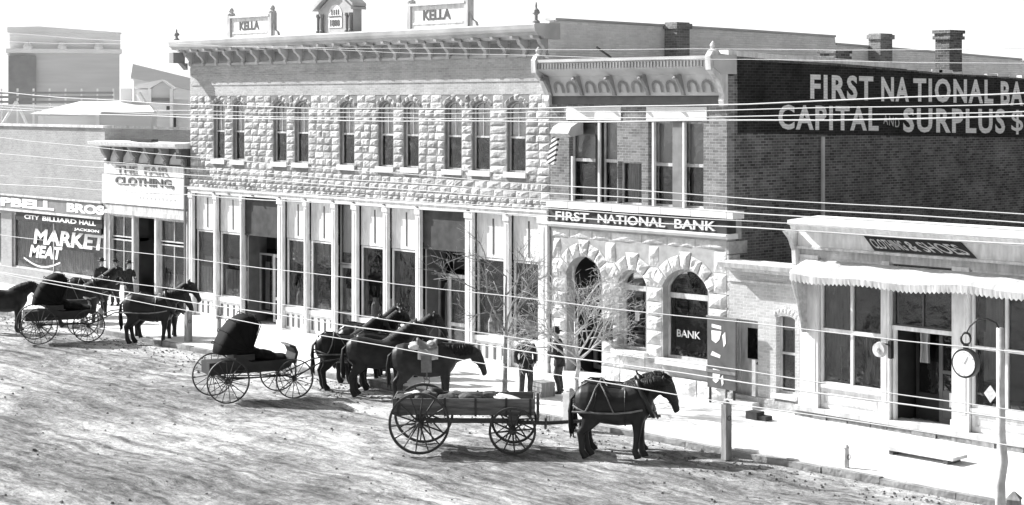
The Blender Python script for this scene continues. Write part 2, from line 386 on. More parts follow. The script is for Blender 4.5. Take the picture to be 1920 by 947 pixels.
# ------------------------------------------------------------------ ground
def ground():
    m = bpy.data.materials.new('dusty dirt street'); m.use_nodes = True; n = m.node_tree; b = n.nodes['Principled BSDF']
    b.inputs['Roughness'].default_value = .95; b.inputs['Specular IOR Level'].default_value = .1
    tc = n.nodes.new('ShaderNodeTexCoord')
    wn = n.nodes.new('ShaderNodeTexNoise'); wn.inputs['Scale'].default_value = .11; wn.inputs['Detail'].default_value = 3; n.links.new(tc.outputs['Object'], wn.inputs['Vector'])
    ws = n.nodes.new('ShaderNodeVectorMath'); ws.operation = 'SCALE'; ws.inputs['Scale'].default_value = 3.0; n.links.new(wn.outputs['Color'], ws.inputs[0])
    wa = n.nodes.new('ShaderNodeVectorMath'); n.links.new(tc.outputs['Object'], wa.inputs[0]); n.links.new(ws.outputs[0], wa.inputs[1])     # bent coordinates: tracks curve
    def N(scale, st, det=8, rough=.6):
        mp = n.nodes.new('ShaderNodeMapping'); mp.inputs['Scale'].default_value = st; mp.inputs['Rotation'].default_value = (0, 0, R(3)); n.links.new(wa.outputs[0], mp.inputs[0])
        t = n.nodes.new('ShaderNodeTexNoise'); t.inputs['Scale'].default_value = scale; t.inputs['Detail'].default_value = det; t.inputs['Roughness'].default_value = rough
        n.links.new(mp.outputs[0], t.inputs['Vector']); return t.outputs['Fac']
    def ramp(src, a, bb, lo, hi):
        r = n.nodes.new('ShaderNodeMapRange'); n.links.new(src, r.inputs['Value'])
        for k, v in zip(('From Min', 'From Max', 'To Min', 'To Max'), (a, bb, lo, hi)): r.inputs[k].default_value = v
        return r.outputs[0]
    def mul(a, c):
        k = n.nodes.new('ShaderNodeMath'); k.operation = 'MULTIPLY'; n.links.new(a, k.inputs[0]); n.links.new(c, k.inputs[1]); return k.outputs[0]
    ruts = ramp(N(1.2, (.30, 1.9, 1), 14, .82), .40, .58, .40, 1.08)
    patch = ramp(N(.15, (.8, 1.5, 1), 8, .74), .42, .57, .52, 1.14)
    fine = ramp(N(5.0, (.8, 1.1, 1), 10, .92), .42, .58, .54, 1.16)
    spots = ramp(N(1.9, (.9, 1.2, 1), 14, .88), .39, .49, .38, 1.0)
    c = mul(mul(mul(ruts, patch), fine), spots)
    # packed wheel tracks, in parallel lines that wander and break off
    sp = n.nodes.new('ShaderNodeSeparateXYZ'); n.links.new(wa.outputs[0], sp.inputs[0])
    def M(op, a, q=None, k=None):
        m_ = n.nodes.new('ShaderNodeMath'); m_.operation = op; n.links.new(a, m_.inputs[0])
        if q is not None: n.links.new(q, m_.inputs[1])
        if k is not None: m_.inputs[1].default_value = k
        return m_.outputs[0]
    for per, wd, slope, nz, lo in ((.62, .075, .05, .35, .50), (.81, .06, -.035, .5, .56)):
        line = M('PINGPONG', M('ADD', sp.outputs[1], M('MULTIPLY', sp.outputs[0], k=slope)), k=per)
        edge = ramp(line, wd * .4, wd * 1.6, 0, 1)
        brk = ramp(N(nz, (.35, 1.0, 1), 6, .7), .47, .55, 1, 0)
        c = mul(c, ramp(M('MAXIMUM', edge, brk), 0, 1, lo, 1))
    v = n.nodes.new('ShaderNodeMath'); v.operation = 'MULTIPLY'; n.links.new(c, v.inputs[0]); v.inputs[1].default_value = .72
    mn = n.nodes.new('ShaderNodeMath'); mn.operation = 'MINIMUM'; n.links.new(v.outputs[0], mn.inputs[0]); mn.inputs[1].default_value = .72
    n.links.new(mn.outputs[0], b.inputs['Base Color'])
    h1 = N(1.2, (.30, 1.9, 1), 10, .72); h2 = N(4, (.8, 1.1, 1), 8, .8)
    ad = n.nodes.new('ShaderNodeMath'); ad.operation = 'MULTIPLY_ADD'; n.links.new(h2, ad.inputs[0]); ad.inputs[1].default_value = .6; n.links.new(h1, ad.inputs[2])
    bp = n.nodes.new('ShaderNodeBump'); bp.inputs['Distance'].default_value = .16; bp.inputs['Strength'].default_value = 1
    n.links.new(ad.outputs[0], bp.inputs['Height']); n.links.new(bp.outputs[0], b.inputs['Normal'])
    mb = MB()
    # near street as a finely rutted sheet, then out to the horizon
    x0, x1, y0, y1 = -95.0, 20.0, -34.0, -4.72; nx, ny = 560, 200
    g = [[mb.bm.verts.new((x0 + (x1 - x0) * i / nx, y0 + (y1 - y0) * j / ny, 0)) for i in range(nx + 1)] for j in range(ny + 1)]
    for j in range(ny + 1):
        for i in range(nx + 1):
            if 0 < i < nx and 0 < j < ny - 2:
                v_ = g[j][i]; p = v_.co
                v_.co.z = .05 * noise.noise(Vector((p.x * .12, p.y * 1.6, 0))) + .035 * noise.noise(Vector((p.x * .9, p.y * 1.3, 5))) + .03 * noise.noise(Vector((p.x * 2.2, p.y * 2.5, 9))) + .02 * noise.noise(Vector((p.x * 5, p.y * 5.5, 9))) - .025
    for j in range(ny):
        for i in range(nx): mb.bm.faces.new([g[j][i], g[j][i + 1], g[j + 1][i + 1], g[j + 1][i]])
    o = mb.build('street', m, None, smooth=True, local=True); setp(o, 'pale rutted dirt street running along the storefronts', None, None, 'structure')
    mb = MB(); mb.face([(-1800, -1800, -.09), (1800, -1800, -.09), (1800, 1800, -.09), (-1800, 1800, -.09)])
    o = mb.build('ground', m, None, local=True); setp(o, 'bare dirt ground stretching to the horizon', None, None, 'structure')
ground()
SWM = pm('pale cement sidewalk', .72, .9, .07, 1.2, .004, 12, stain=.12)
mb = MB()
x = -110.0
while x < 20:
    w = 1.5; mb.box(x + .006, x + w - .006, -4.5, -2.3, .0, .15); mb.box(x + .006, x + w - .006, -2.288, 3.0, .0, .149); x += w
o = mb.build('sidewalk', SWM, None, local=True); setp(o, 'wide pale sidewalk in front of the storefronts', None, None, 'structure')
mb = MB(); x = -110.0
while x < 20:
    w = random.uniform(1.4, 2.4); mb.box(x, x + w - .02, -4.66 + random.uniform(-.015, .015), -4.51, -.1, .13 + random.uniform(-.02, .01)); x += w
o = mb.build('kerb', pm('rough kerb stone', .30, .95, .35, 4, .03, 9, stain=.3), None, local=True); setp(o, 'low rough kerb between street and sidewalk', None, None, 'structure')
# clods, straw and droppings strewn along the kerb
mb = MB()
for i in range(2200):
    px, yy = random.uniform(-75, -12), -4.75 - abs(random.gauss(0, 1.0))
    if random.random() < .35: yy = random.uniform(-24, -5)
    r = random.uniform(.012, .034) * (1.5 if random.random() < .08 else 1)
    n = 7; ph = random.random() * 6; ring0 = []; ring1 = []
    for k in range(n):
        a = ph + 2 * math.pi * k / n; q = r * random.uniform(.7, 1.5)
        ring0.append(mb.bm.verts.new((px + q * math.cos(a), yy + q * math.sin(a), -.02))); ring1.append(mb.bm.verts.new((px + q * .6 * math.cos(a), yy + q * .6 * math.sin(a), r * random.uniform(.25, .6))))
    for k in range(n): mb.bm.faces.new([ring0[k], ring0[(k + 1) % n], ring1[(k + 1) % n], ring1[k]])
    mb.bm.faces.new(ring1)
o = mb.build('dirt_clods', pm('dry dirt clods', .16, .95, .6, 3), None, local=True)
setp(o, 'clods of dirt and straw strewn along the kerb', 'debris', None, 'stuff')

# ------------------------------------------------------------------ stone commercial building
SX0, SX1 = fX(357), fX(1031)
def stone_building():
    B = thing('stone_building', 'long two-storey rock-faced stone building with bracketed cornice and ten arched windows', 'building', ((SX0 + SX1) / 2, 0, .0))
    wins = [(401, 421), (437, 458), (513, 537), (553, 578), (637.5, 664), (710, 737), (757, 784.5), (834.5, 865), (885.5, 918), (951, 985)]
    W = [(fX(a), fX(b)) for a, b in wins]
    zb, zs, zt = 5.93, 7.86, 8.04
    holes = [arch(a, b, zb, zs, zt, 8) for a, b in W]
    mb = MB(); wall(mb, rect(SX0, SX1, 4.86, 8.24), holes, 0, .34); mb.build('wall', JOINT, B)
    mb = MB()
    zones = [(a - .02, b + .02, zb - .17, 8.06) for a, b in W] + [(a - .16, b + .16, 7.80, 8.24) for a, b in W]
    courses(mb, SX0, SX1, 4.86 + .3, 8.24, .245, .50, zones, 0, .058)
    courses(mb, SX0, SX1, 4.86, 5.16, .15, .32, [], -.05, .07)
    for a, b in W: voussoirs(mb, a - .02, b + .02, zs, zt, .17, 5, 0, .08)
    mb.box(SX0, SX1, -.05, .0, 4.86, 5.15)
    mb.build('stone_facing', STONE, B)
    for a, b in W:
        s = MB(); s.box(a - .09, b + .09, -.09, .3, zb - .16, zb); s.build('sill', STONE_D, B)
        y = .10
        f = MB(); w = .05
        outer = arch(a + .003, b - .003, zb + .003, zs, zt - .004, 8); inner = arch(a + w, b - w, zb + w, zs - .02, zt - w, 8)
        wall(f, outer, [inner], y, .07); f.box(a + w, b - w, y + .005, y + .05, 6.93, 6.99)
        f.box((a + b) / 2 - .012, (a + b) / 2 + .012, y + .01, y + .045, 6.99, zt - w)
        fr = f.build('window', CREAM, B)
        pane([(p[0], y + .03, p[1]) for p in arch(a + w, b - w, zb + w, zs - .02, zt - w, 8)], GLASS_C, fr)
        zz = 7.02 - random.uniform(0, .1)
        g = MB(); g.box(a + .0, b - .0, y + .09, y + .10, zz, zt); g.build('blind', BLIND, fr)
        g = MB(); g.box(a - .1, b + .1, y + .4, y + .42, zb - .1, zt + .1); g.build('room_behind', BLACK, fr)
    # brick attic
    mb = MB(); mb.box(SX0, SX1, -.012, .3, 8.24, 9.85); mb.build('attic_wall', BR_PALE, B)
    mb = MB()
    for z in (8.62, 8.98): mb.box(SX0 + .1, SX1 - .1, -.035, -.013, z, z + .05)
    mb.build('brick_string_course', BR_PALE, B)
    # cornice
    c = MB(); Y = -.72
    prof = [(0, 9.84), (-.25, 9.84), (-.34, 9.92), (-.60, 9.94), (-.62, 10.02), (Y + .03, 10.04), (Y, 10.12), (Y - .02, 10.24), (Y + .02, 10.28), (.3, 10.30), (.3, 9.84)]
    c.prism_x(prof, SX0 - .35, SX1 + .12)
    cor = c.build('cornice', CORN, B)
    c = MB(); c.box(SX0, SX1, -.06, -.013, 9.34, 9.42); c.build('cornice_moulding', CORN, cor)
    n = 22
    for i in range(n + 1):
        xx = SX0 + .12 + (SX1 - SX0 - .24) * i / n
        k = MB(); k.prism_x([(-.013, 9.36), (-.10, 9.33), (-.13, 9.42), (-.10, 9.52), (-.20, 9.64), (-.30, 9.70), (-.36, 9.84), (-.013, 9.839)], xx - .07, xx + .07)
        k.prism_x([(-.36, 9.845), (-.62, 9.86), (-.64, 9.935), (-.36, 9.935)], xx - .06, xx + .06)
        k.build('bracket', CORN_D if i % 1 else CORN, cor)
    # frieze panels between brackets
    for i in range(n):
        a = SX0 + .12 + (SX1 - SX0 - .24) * (i + .18) / n; b = SX0 + .12 + (SX1 - SX0 - .24) * (i + .82) / n
        k = MB(); k.box(a, b, -.03, -.013, 9.47, 9.76); k.build('frieze_panel', CORN_D, cor)
    def finial(x, y, z, h=.42):
        k = MB(); k.lathe([(.11, 0), (.11, .05), (.05, .09), (.05, .16 * h / .42), (.12, .2 * h / .42), (.09, .26 * h / .42), (.03, .3 * h / .42), (.035, h * .85), (.015, h)], (x, y, z), 10); k.build('finial', CORN_D, B)
    finial(SX0 - .15, -.5, 10.29); finial(SX1 - .05, -.5, 10.29, .6)
    k = MB(); k.box(SX0 - .34, SX0 - .05, -.70, -.2, 9.45, 9.84); k.prism_x([(-.1, 9.2), (-.35, 9.45), (-.1, 9.45)], SX0 - .3, SX0 - .02); k.build('cornice_end_block', CORN_D, cor)
    # name tablets standing on the cornice
    def tablet(pa, pb, z1, word):
        y = -.45; a, b = fX(pa, y), fX(pb, y); z0 = 10.30
        t = MB(); t.box(a, b, y, y + .12, z0, z1); t.box(a - .05, b + .05, y - .08, y + .18, z1, z1 + .07); t.box(a + .1, b - .1, y - .03, y, z0 + .12, z0 + .18)
        tb = t.build('name_tablet', WHITE, B)
        for x in (a - .1, b + .1):
            p = MB(); p.box(x - .09, x + .09, y - .06, y + .18, z0, z1 + .12); p.lathe([(.14, 0), (.14, .05), (.07, .08), (.10, .15), (.07, .22), (.02, .26)], (x, y + .06, z1 + .12), 10); p.build('tablet_post', CREAM, tb)
            s = 1 if x > a else -1
            p = MB(); p.prism_y([(x + s * .1, z0), (x + s * .42, z0), (x + s * .36, z0 + .12), (x + s * .2, z0 + .2), (x + s * .1, z0 + .45)], y, y + .1); p.build('scroll', CREAM, tb)
        p = MB(); w = b - a; text_on_wall(p, word, a + w * .22, a + w * .74, z0 + .24, z0 + (z1 - z0) * .80, y - .002, weight=.03); p.build('tablet_lettering', MIDG, tb)
    tablet(434, 505, 10.98, 'KELLA'); tablet(772, 872, 11.0, 'KELLA')
    # central pediment
    y = -.5; a, b = fX(597, y), fX(662, y); c0 = (a + b) / 2; z0 = 10.30
    t = MB(); t.prism_y([(a, z0), (b, z0), (b, 11.05), (c0, 11.62), (a, 11.05)], y, y + .35); ped = t.build('pediment', CORN, B)
    t = MB()
    for s in (-1, 1):
        e = a - .12 if s < 0 else b + .12
        for k_, (o1, o2) in enumerate(((0, .08), (.11, .20))):
            t.prism_y([(e, 11.02 + o1), (c0, 11.70 + o1), (c0, 11.70 + o2), (e, 11.02 + o2)], y - .18 + k_ * .06, y + .45)
    t.build('pediment_moulding', CORN, ped)
    for x in (a + .06, b - .06, a + .26, b - .26):
        t = MB(); t.lathe([(.08, 0), (.08, .06), (.045, .1), (.05, .5), (.08, .55), (.08, .62)], (x, y - .06, z0), 10); t.build('pediment_column', CORN_D, ped)
    t = MB(); t.prism_y(arch(c0 - .36, c0 + .36, 10.45, 10.95, 11.22), y - .02, y - .001); arc = t.build('pediment_panel', WHITE, ped)
    t = MB(); text_on_wall(t, '1888', c0 - .26, c0 + .26, 10.50, 10.72, y - .021, weight=.03)
    t.box(c0 - .32, c0 + .32, y - .035, y - .021, 10.80, 10.84)
    for k_ in range(4): t.box(c0 - .19 + k_ * .12, c0 - .15 + k_ * .12, y - .035, y - .021, 10.88, 11.05)
    t.build('pediment_lettering', MIDG, ped)
    # storefront
    mb = MB(); mb.box(SX0, SX1, -.10, .3, 4.66, 4.86); mb.box(SX0, SX1, -.14, -.10, 4.80, 4.86)
    beam = mb.build('iron_beam', WHITE, B)
    for px in (360, 406, 434, 479, 529, 577, 629, 668, 725, 787, 883, 953):
        k = MB(); k.lathe([(.06, 0), (.06, .02), (.02, .03)], (fX(px), -.12, 4.70), 8); k.build('rosette', MIDG, beam)
    posts = [(357, 364), (404, 409), (454, 457.5), (524, 533), (573.5, 578.5), (625.5, 632), (663.5, 672), (722, 729.5), (783, 791), (876, 889), (948.5, 957.5), (1013, 1030)]
    PX = []
    for a, b in posts:
        a, b = fX(a), fX(b); PX.append((a, b))
        p = MB(); p.box(a, b, -.09, .04, .30, 4.66); p.box(a - .03, b + .03, -.12, .0, .15, .45); p.box(a - .03, b + .03, -.12, .0, 4.48, 4.6595)
        p.box(a + (b - a) * .35, b - (b - a) * .35, -.105, -.09, .5, 4.4); p.build('post', WHITE, B)
    Z33 = 3.30
    def showbay(i, poster=False, sw=False):
        a, b = PX[i][1], PX[i + 1][0]
        # side glimpse of the return wall
        mb = MB(); mb.box(a + .01, b - .01, .10, .14, Z33 + .02, 4.655); mb.build('transom_panel', WHITE, B)
        m = (a + b) / 2 + .05; mb = MB(); mb.box(m - .028, m + .028, .085, .0995, Z33 + .12, 4.5); mb.build('transom_slot', MIDG, B)
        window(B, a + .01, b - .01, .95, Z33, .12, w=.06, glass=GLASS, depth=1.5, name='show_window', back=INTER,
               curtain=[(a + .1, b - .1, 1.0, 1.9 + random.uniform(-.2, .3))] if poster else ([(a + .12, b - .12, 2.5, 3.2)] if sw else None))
        if poster:
            mb = MB(); mb.box(a + .12, b - .10, .26, .29, 1.02, 1.95); mb.build('display_card', WHITE, B); mb = MB(); mb.box(a + .2, b - .2, .35, .5, 2.15, 2.32); mb.build('display_card', WHITE, B)
        if sw:
            mb = MB()
            for zc in (2.95, 2.78, 2.60):
                P = [(a + .12 + (b - a - .24) * q / 12, .30, zc - .16 * math.sin(math.pi * q / 12)) for q in range(13)]; mb.tube(P, .028, 6)
            mb.build('festoon', CREAM, B)
        if not poster:
            x = a + .2
            while x < b - .3:
                w_ = random.uniform(.12, .3); h_ = random.uniform(.15, .7); mb = MB(); mb.lathe([(w_ * .5, 0), (w_ * .5, h_ * .6), (w_ * .3, h_ * .85), (w_ * .32, h_)], (x + w_ / 2, .45, 1.0), 8); mb.build('window_goods', random.choice((LGREY, GREY, CREAM)), B); x += w_ + random.uniform(.05, .2)
        mb = MB(); mb.box(a + .01, b - .01, -.02, .14, .80, .95); mb.box(a + .01, b - .01, .04, .14, .15, .80)
        bk = mb.build('stall_riser', WHITE, B)
        k = max(2, round((b - a) / .35))
        for q in range(k):
            c = a + (b - a) * (q + .5) / k; v = MB(); v.box(c - .06, c + .06, .030, .0395, .28, .70); v.build('vent_slot', MIDG, bk)
    for i, kw in ((0, dict(poster=True)), (1, dict(poster=True)), (3, dict(sw=True)), (4, dict(sw=True)), (6, {}), (7, {}), (9, {}), (10, {})): showbay(i, **kw)
    # narrow door bay between the shop windows
    a, b = PX[5][1], PX[6][0]
    window(B, a + .01, b - .01, 2.62, 4.655, .12, w=.05, fm=GREY, blind=3.0, name='transom_window')
    d = window(B, a + .01, b - .01, .20, 2.60, .12, w=.10, rail=1.0, name='door', fm=GREY, curtain=[(a + .15, b - .15, 1.1, 1.8)])
    # two recessed entrances
    for i, (dz, dl) in ((2, (3.28, 0)), (8, (3.4, 1))):
        a, b = PX[i][1], PX[i + 1][0]
        mb = MB(); mb.box(a + .01, b - .01, .06, .12, dz + .05, 4.655); mb.box(a + .01, b - .01, .03, .06, dz, dz + .06); mb.build('transom_shade', pm('shade cloth', .06, .9, .3, 3), B)
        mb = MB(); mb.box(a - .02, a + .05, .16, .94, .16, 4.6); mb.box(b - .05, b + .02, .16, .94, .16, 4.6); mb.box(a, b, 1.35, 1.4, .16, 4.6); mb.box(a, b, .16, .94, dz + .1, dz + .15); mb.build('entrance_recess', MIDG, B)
        c = b - .75 if i == 2 else (a + b) / 2
        window(B, c - .5, c + .45, .22, 2.62, .6, w=.11, rail=1.05, fm=CREAM, depth=.5, name='door')
        window(B, a + .06, c - .52, .5, 2.62, .62, w=.07, fm=GREY, depth=.5, name='side_light', curtain=[(a + .2, a + .5, .6, 2.3)])
    # body of the building: stepped side walls and roof, read off the parapet line
    mb = MB()
    pts = [onX(p, q, SX1) for p, q in ((1040, 38), (1250, 50), (1400, 59), (1566, 70))]; yb = pts[-1][0]
    pts2 = [onX(p, q, SX1) for p, q in ((1567, 84), (1740, 98), (1915, 113))]
    prof = [(.3, 3)] + [(.3, pts[0][1])] + [p for p in pts[1:]] + pts2 + [(pts2[-1][0] + 6, pts2[-1][1] - .2), (pts2[-1][0] + 6, 3)]
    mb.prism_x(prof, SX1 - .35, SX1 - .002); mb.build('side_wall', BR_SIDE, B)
    mb = MB(); prev = None
    for p, q in zip(pts[:-1], pts[1:]): mb.prism_x([(p[0], p[1] + .004), (q[0] - .01, q[1] + .004), (q[0] - .01, q[1] + .07), (p[0], p[1] + .07)], SX1 - .4, SX1 + .05)
    for p, q in zip(pts2[:-1], pts2[1:]): mb.prism_x([(p[0] + .01, p[1] + .004), (q[0], q[1] + .004), (q[0], q[1] + .07), (p[0] + .01, p[1] + .07)], SX1 - .4, SX1 + .05)
    mb.build('parapet_cap', CORN, B)
    ye = pts2[-1][0] + 6
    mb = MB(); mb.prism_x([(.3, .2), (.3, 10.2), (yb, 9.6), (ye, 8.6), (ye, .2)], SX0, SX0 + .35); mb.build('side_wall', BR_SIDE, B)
    mb = MB(); mb.prism_x([(.35, 9.4), (.35, 9.6), (ye, 8.2), (ye, 8.0)], SX0 + .36, SX1 - .36); mb.build('roof', ROOFT, B)
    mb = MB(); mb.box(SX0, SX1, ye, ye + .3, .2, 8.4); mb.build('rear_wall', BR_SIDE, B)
    # corner quoin pilaster of brick where the parapet meets the front
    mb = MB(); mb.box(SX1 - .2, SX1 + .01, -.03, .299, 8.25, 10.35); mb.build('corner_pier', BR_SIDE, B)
    # chimneys along the party wall
    for (pa, pb, pt, pbm, mat) in ((1250, 1280, 42, 108, BR_MID), (1632, 1660, 63, 112, BR_MID)):
        c = (pa + pb) / 2; d = .0
        y0, zt = onX(pa, pt, SX1 + .1); y1, _ = onX(pb, pt, SX1 + .1); zb = onX(c, pbm, SX1 + .1)[1]
        y1 = y0 + (y1 - y0) * .8; xw = SX1 + .02
        k = MB(); k.box(xw, xw + .5, y0, y1, zb - 1, zt - .2); k.box(xw - .04, xw + .56, y0 - .06, y1 + .06, zt - .2, zt - .04); k.box(xw, xw + .5, y0, y1, zt - .04, zt)
        k.build('chimney', mat, B)
    return B
stone_building()

# ------------------------------------------------------------------ corner bank
BX0, BX1 = SX1 + .01, fX(1363)
def bank():
    B = thing('bank_building', 'two-storey bank with stone arches below, dark brick above and a painted side wall', 'building', ((BX0 + BX1) / 2, 0, 0))
    w1 = (fX(1067), fX(1157)); wm = (fX(1159), fX(1203)); w2 = (fX(1215), fX(1319)); zb, zt = 5.17, 7.48; zr = 6.36
    mb = MB(); wall(mb, rect(BX0, BX1, 4.95, 8.7), [rect(w1[0], w1[1], zb, zt), rect(wm[0], wm[1], zb, zr), rect(w2[0], w2[1], zb, zt)], 0, .3); mb.build('wall', BR_FRONT, B)
    window(B, w1[0], fX(1113), zb, zt, .16, rail=zr, blind=zr + .05, w=.055, glass=GLASS_D, fm=CREAM, railw=.09)
    window(B, fX(1125), w1[1], zb, zt, .16, rail=zr, blind=zr + .05, w=.055, glass=GLASS_D, fm=CREAM, railw=.09)
    mb = MB(); mb.box(fX(1114), fX(1124), .05, .2, zb, zt); mb.build('mullion', DARK, B)
    mb = MB(); c = fX(1125); mb.box(c - .07, c, -.02, .05, zb, zt); mb.build('mullion', WHITE, B)
    window(B, wm[0], wm[1], zb, zr, .16, w=.05, glass=GLASS_D, fm=CREAM, curtain=[(wm[0], wm[0] + .55 * (wm[1] - wm[0]), zb, zr)])
    a, b, c, d = w2[0], fX(1258), fX(1272), w2[1]
    window(B, a + .02, b, zb, zt, .16, rail=zr - .05, blind=zr, w=.055, glass=GLASS_D, fm=CREAM, railw=.09)
    window(B, c + .07, d, zb, zt, .16, rail=zr - .05, blind=zr, w=.055, glass=GLASS_D, fm=CREAM, railw=.09)
    mb = MB(); mb.box(b + .001, c + .069, .06, .22, zb, zt); mb.build('mullion', GREY, B)
    for px in (1224, 1281, 1072):
        mb = MB(); x = fX(px); mb.box(x - .035, x + .035, .0, .10, zb, zt if px > 1080 else zr + .1); mb.build('awning_pole', WHITE, B)
    for (p, q) in ((1063, 1165), (1213, 1326)):
        mb = MB(); mb.box(fX(p), fX(q), -.03, .2, 7.50, 7.88); mb.build('lintel', STONE_D, B)
    # furled striped awning at the left window
    mb = MB(); x0, x1 = fX(1062), fX(1100)
    mb.prism_x([(-.02, 7.44), (-.02, 7.1), (-.5, 7.02), (-.62, 7.12), (-.5, 7.3), (-.25, 7.42)], x0 - .05, x1 - .12); aw = mb.build('awning_roll', CLOTH, B)
    m = bpy.data.materials.new('striped awning cloth'); m.use_nodes = True; n = m.node_tree; bb = n.nodes['Principled BSDF']
    wv = n.nodes.new('ShaderNodeTexWave'); wv.inputs['Scale'].default_value = 2.6; wv.bands_direction = 'Z'; tc = n.nodes.new('ShaderNodeTexCoord'); mp = n.nodes.new('ShaderNodeMapping'); mp.inputs['Rotation'].default_value = (0, R(25), 0)
    n.links.new(tc.outputs['Object'], mp.inputs[0]); n.links.new(mp.outputs[0], wv.inputs['Vector'])
    cr = n.nodes.new('ShaderNodeValToRGB'); cr.color_ramp.interpolation = 'CONSTANT'; cr.color_ramp.elements[0].color = (.03, .03, .03, 1); cr.color_ramp.elements[1].color = (.7, .7, .7, 1); cr.color_ramp.elements[1].position = .45
    n.links.new(wv.outputs['Fac'], cr.inputs[0]); n.links.new(cr.outputs[0], bb.inputs['Base Color'])
    mb = MB(); mb.prism_y([(x0 - .35, 6.25), (x0 - .02, 6.22), (x0 + .16, 7.12), (x0 - .05, 7.12)], -.48, -.40); mb.build('awning_flap', m, aw)
    # cornice
    Y = -.62; c = MB()
    c.prism_x([(0, 8.74), (-.3, 8.74), (Y + .04, 8.90), (Y, 8.93), (Y, 9.12), (Y - .05, 9.14), (Y - .05, 9.22), (.3, 9.25), (.3, 8.74)], BX0 + .02, BX1 + .08)
    cor = c.build('cornice', CORN, B)
    c = MB()
    for i in range(56):
        x = BX0 + .12 + (BX1 - BX0 - .2) * i / 55; c.box(x - .025, x + .025, Y - .03, Y - .001, 8.95, 9.10)
    c.build('dentil_row', CORN_D, cor)
    c = MB(); c.prism_x([(-.001, 8.18), (-.10, 8.18), (-.14, 8.25), (-.30, 8.738), (-.001, 8.738)], BX0 + .15, BX1 - .03); fr = c.build('frieze', CORN, cor)
    L = BX1 - BX0 - .3
    for i in range(5):
        a = BX0 + .2 + L * i / 5; w = L / 5
        k = MB(); k.prism_x([(-.12, 8.19), (-.20, 8.2), (-.22, 8.3), (-.42, 8.60), (-.52, 8.735), (-.12, 8.735)], a - .05, a + .05); k.lathe([(.06, 0), (.07, .03), (.03, .08)], (a, -.5, 8.62), 8); k.build('bracket', CORN_D, cor)
        for q in (.3, .7):
            k = MB(); P = arch(a + w * q - w * .15, a + w * q + w * .15, 8.27, 8.42, 8.60, 8); I = arch(a + w * q - w * .09, a + w * q + w * .09, 8.27, 8.40, 8.53, 8)
            f0 = lambda z: -.15 - (z - 8.25) * .33
            vs = [k.bm.verts.new((p[0], f0(p[1]) - .03, p[1])) for p in P]; vi = [k.bm.verts.new((p[0], f0(p[1]) - .03, p[1])) for p in I]
            for j in range(1, len(P)):
                k.bm.faces.new([vs[j], vs[(j + 1) % len(P)], vi[(j + 1) % len(P)], vi[j]])
            k.build('arcade_ornament', MIDG if False else GREY, fr)
    c = MB(); c.box(BX0 + .05, BX1 - .02, -.05, -.001, 7.95, 8.17); c.build('frieze_band', MIDG, cor)
    for x, s in ((BX0 + .04, 1), (BX1 - .04, -1)):
        k = MB(); k.prism_x([(-.02, 7.9), (-.16, 7.9), (-.2, 8.05), (-.16, 8.2), (-.34, 8.55), (-.70, 8.85), (-.72, 9.2), (-.62, 9.34), (-.4, 9.36), (-.3, 9.27), (-.02, 9.25)], x - .09, x + .09); k.build('end_bracket', CREAM, cor)
        k = MB(); k.lathe([(.12, 0), (.15, .05), (.06, .1), (.09, .18), (.05, .26), (.01, .3)], (x, -.5, 9.3), 10); k.build('finial', CREAM, cor)
    # belt of sills and the sign board with raised letters
    mb = MB(); x = BX0
    while x < BX1 + .3:
        w = random.uniform(.8, 1.6); mb.box(x, min(x + w, BX1 + .35) - .02, -.16, .3, 4.97 + random.uniform(-.01, .01), 5.16 + random.uniform(-.01, .012)); x += w
    mb.build('sill_course', STONE_D, B)
    mb = MB(); mb.box(BX0 + .05, BX1 + .05, -.07, .3, 4.56, 4.955); sg = mb.build('sign_band', pm('grey sign board', .055, .8, .5, 3, stain=.3), B)
    zz = 4.62; zt2 = 4.87
    for word, pa, pb in (('FIRST', 1043, 1105), ('NATIONAL', 1122, 1248), ('BANK', 1266, 1342)):
        mb = MB(); text_on_wall(mb, word, fX(pa, -.08), fX(pb, -.08), zz, zt2, -.071, thick=.04, weight=.012); mb.build('sign_lettering', WHITE, sg)
    mb = MB(); mb.prism_x([(.3, 4.42), (-.08, 4.42), (-.12, 4.47), (-.18, 4.50), (-.18, 4.555), (.3, 4.559)], BX0 + .02, BX1 + .12); mb.build('string_course', STONE_D, B)
    # ground floor of arches
    d1 = (fX(1062), fX(1128)); n1 = (fX(1160), fX(1211)); n2 = (fX(1243), fX(1327))
    A = [arch(d1[0], d1[1], .16, 3.1, 3.62, 12), arch(n1[0], n1[1], 1.16, 3.02, 3.38, 10), arch(n2[0], n2[1], 1.08, 3.02, 3.52, 12)]
    mb = MB(); wall(mb, rect(BX0 + .05, BX1, .1, 4.419), A, 0, .35); mb.build('wall', JOINT_B, B)
    mb = MB(); zones = [(d1[0] - .03, d1[1] + .03, .1, 3.3), (n1[0] - .03, n1[1] + .03, 1.0, 3.2), (n2[0] - .03, n2[1] + .03, .94, 3.2)]
    courses(mb, BX0 + .05, BX1, .62, 2.96, .36, .7, zones, 0, .085, .03); courses(mb, BX0 + .05, BX1, .12, .62, .5, .95, [(d1[0] - .03, d1[1] + .03, 0, 1)], -.04, .08, .03)
    courses(mb, BX0 + .05, BX1, 4.12, 4.37, .25, .9, [], 0, .06, .03)
    for (a, b), zs, zt3, nn in ((d1, 3.1, 3.62, 7), (n1, 3.02, 3.38, 5), (n2, 3.02, 3.52, 7)):
        voussoirs(mb, a - .03, b + .03, zs - .04, zt3, .40, nn, -.01, .09)
    xs = [(BX0 + .08, d1[0] - .25), (d1[1] + .14, n1[0] - .14), (n1[1] + .1, n2[0] - .16), (n2[1] + .2, BX1 - .02)]
